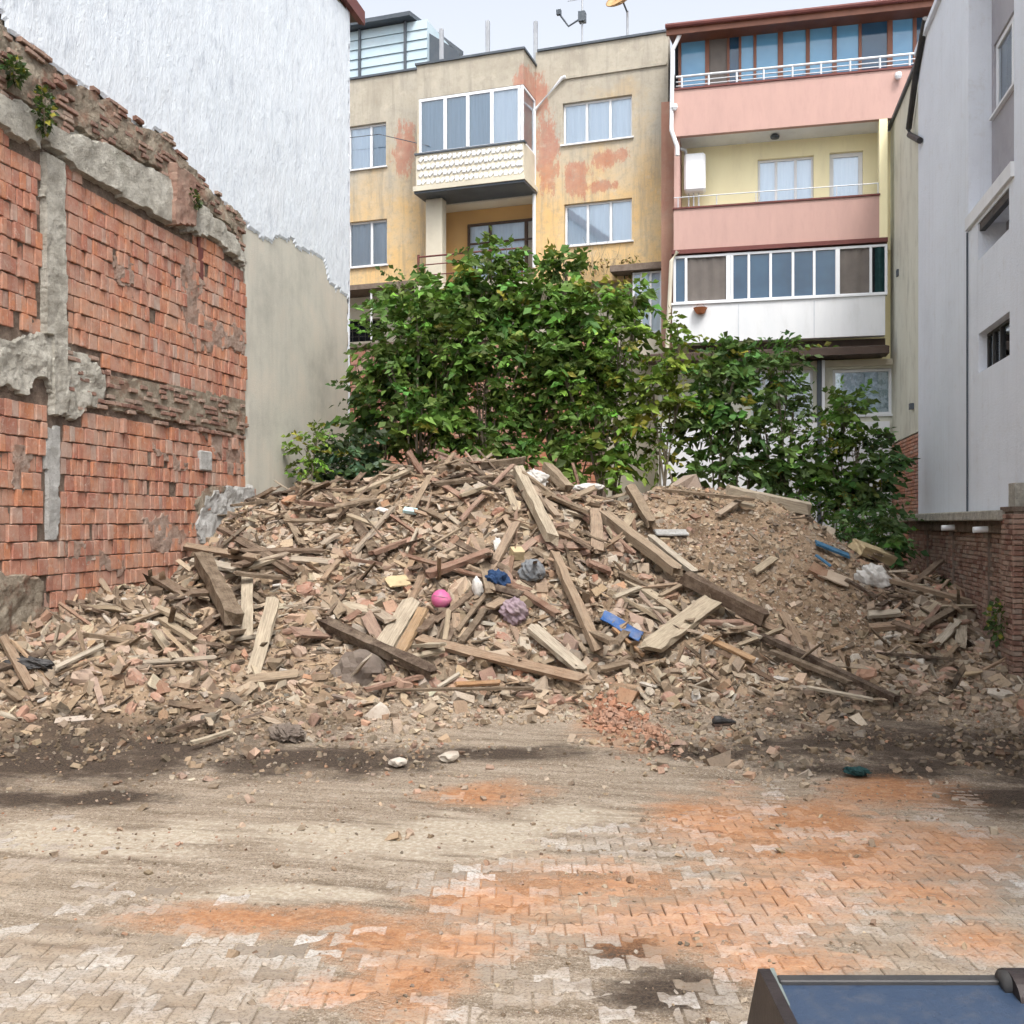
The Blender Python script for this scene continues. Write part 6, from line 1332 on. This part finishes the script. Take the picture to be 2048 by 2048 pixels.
slab('crate_panel', 'steel blue plastic panel half buried on the right of mound', 'panel', C_(800, 1330), C_(975, 1400), 50, 'teal_blue', .25, 1.0)
slab('crate_panel', 'thin steel blue strip just below the blue panel', 'panel', C_(800, 1390), C_(880, 1450), 24, 'teal_blue', .3, 1.0)
slab('foam_block', 'yellowish foam block at the right end of the mound', 'foam block', C_(1010, 1370), C_(1180, 1430), 100, 'foam', .55, .6)
slab('plastic_box', 'small aqua plastic scrap on the upper left slope', 'plastic scrap', H_(880, 350), H_(950, 360), 36, 'aqua', .5, .8)
slab('plastic_box', 'small white plastic scrap left of the aqua scrap', 'plastic scrap', H_(750, 345), H_(800, 360), 34, 'rag_white', .4, .8)
slab('wood_block', 'small pale yellow wooden block above the grey bag', 'block', H_(1445, 610), H_(1505, 610), 62, 'foam', .8, .8)
slab('cardboard', 'flat brown board sheet leaning over the dark hollow', 'board', H_(1260, 1140), H_(1460, 1110), 70, 'board', .08, 1.0, .05)
slab('cardboard', 'torn pale cardboard by the pink ball', 'cardboard', H_(790, 740), H_(900, 720), 100, 'foam', .08, 1.0, .08)
slab('cardboard', 'pale flat panel on the right side of the heap', 'board', C_(820, 1480), C_(980, 1540), 80, 'board', .12, 1.0, .05)
slab('stone_slab', 'pale flat stone on the upper part of the dirt mound', 'stone', I_(560, 330), I_(730, 330), 60, 'conc_white', .15, .4)
# ------------------------------------------------------------------ loader bucket in the near right corner
tb = 3.0
def cp3(px, py, t): return at_t(px, py, t)
bo_ = cp3(1790, 1965, tb); bk0 = empty('loader_bucket', (bo_[0], bo_[1], 0), 'black steel loader bucket with painted-in blue sheen in the near right corner', 'bucket', None, TH)
def loc(px, py, t): P = cp3(px, py, t); d = P-np.array([bo_[0], bo_[1], 0]); return np.array([CS*d[0]+SN*d[1], -SN*d[0]+CS*d[1], d[2]])
xl = loc(1558, 1957, tb)[0]; xr = xl+1.55; zt0_ = loc(1790, 1966, tb)[2]; 
M['bucket'] = simple('worn_black_steel_painted_sheen', (.028, .048, .088), (.036, .058, .10), 9, .42, .5, .3, 30, metal=.2, dirt=((.14, .13, .12), 14, .35))  # blue of the reflected sky is put into the steel's base colour
M['bucket_edge'] = simple('worn_steel_edge', (.20, .24, .22), (.30, .33, .30), 8, .45, .5, .2, 40, metal=.5)
M['bucket_side'] = simple('brown_black_steel', (.022, .017, .017), (.04, .03, .028), 5, .5, .4, .2, 30, metal=.3)
prof = [(0.0, zt0_), (-.25, zt0_-.03), (-.42, zt0_-.13), (-.52, zt0_-.32), (-.52, zt0_-.55), (-.40, .12), (-.1, .05), (.75, .03)]
m = MB(); k = len(prof)
for off in (0.0, .02):
    for (y, z) in prof:
        m.v += [(xl, y+off, z-off*.8), (xr, y+off, z-off*.8)]
for i in range(k-1):
    a = 2*i; m.f.append((a, a+2, a+3, a+1)); b = 2*k+2*i; m.f.append((b, b+1, b+3, b+2))
m.f += [(0, 1, 2*k+1, 2*k), (2*k-2, 4*k-2, 4*k-1, 2*k-1)]
m.build('shell', M['bucket'], bk0)
MB().box(xl, xr, -.012, .03, zt0_-.05, zt0_+.012).build('top_edge', M['black'], bk0, bevel=.004)
sp_ = [(.07, zt0_+.012), (0.0, zt0_+.012), (-.25, zt0_-.005), (-.47, zt0_-.1), (-.56, zt0_-.32), (-.56, zt0_-.55), (-.43, .09), (-.1, .02), (.78, .0), (.7, .12), (.4, .42)]
for x, nm in ((xl-.045, 0), (xr, 1)):
    m = MB(); kk = len(sp_); m.v = [(x, y, z) for y, z in sp_]+[(x+.035, y, z) for y, z in sp_]; m.f = [tuple(range(kk)), tuple(range(2*kk-1, kk-1, -1))]+[(i, (i+1) % kk+0, (i+1) % kk+kk, i+kk) for i in range(kk)]
    s = m.build('side_plate', M['bucket_side'], bk0)
    MB().hexa([(x+.036, .05, zt0_-.005), (x+.048, .05, zt0_-.005), (x+.048, .07, zt0_+.014), (x+.036, .07, zt0_+.014), (x+.036, -.42, zt0_-.085), (x+.048, -.42, zt0_-.085), (x+.048, -.42, zt0_-.06), (x+.036, -.42, zt0_-.06)]).build('edge_strip', M['bucket_edge'], s)
lx = loc(2008, 1950, tb)[0]
for q in (0, .42):
    m = MB(); n = 14; pr_ = [(.085*math.cos(a), .075*math.sin(a)) for a in [math.pi*j/n for j in range(n+1)]]; pr_ = [(y-.02, z+zt0_-.03) for y, z in pr_]+[(-.5, zt0_-.3), (-.2, zt0_-.2)]
    kk = len(pr_); xx = lx+q; m.v = [(xx, y, z) for y, z in pr_]+[(xx+.09, y, z) for y, z in pr_]; m.f = [tuple(range(kk-1, -1, -1)), tuple(range(kk, 2*kk))]+[(i, (i+1) % kk, (i+1) % kk+kk, i+kk) for i in range(kk)]
    m.build('hinge_lug', M['bucket_side'], bk0)
MB().tube([(lx-.02, -.02, zt0_+.01), (lx+.6, -.02, zt0_-.0)], .035, 16).build('hinge_pin', M['black'], bk0, smooth=True)
MB().box(xl+.01, xr-.01, -.36, -.345, zt0_-.10, zt0_-.075).build('weld_seam', M['bucket_edge'], bk0)
MB().box(xl, xr, .70, .80, .0, .028).build('cutting_edge', M['bucket_edge'], bk0)
# the arm that carries it, running back beside the camera
MB().box(lx+.12, lx+.38, -2.6, -.1, zt0_-.12, zt0_+.05).build('lift_arm', M['bucket_side'], bk0, bevel=.02)
# tyre and far things are out of the picture
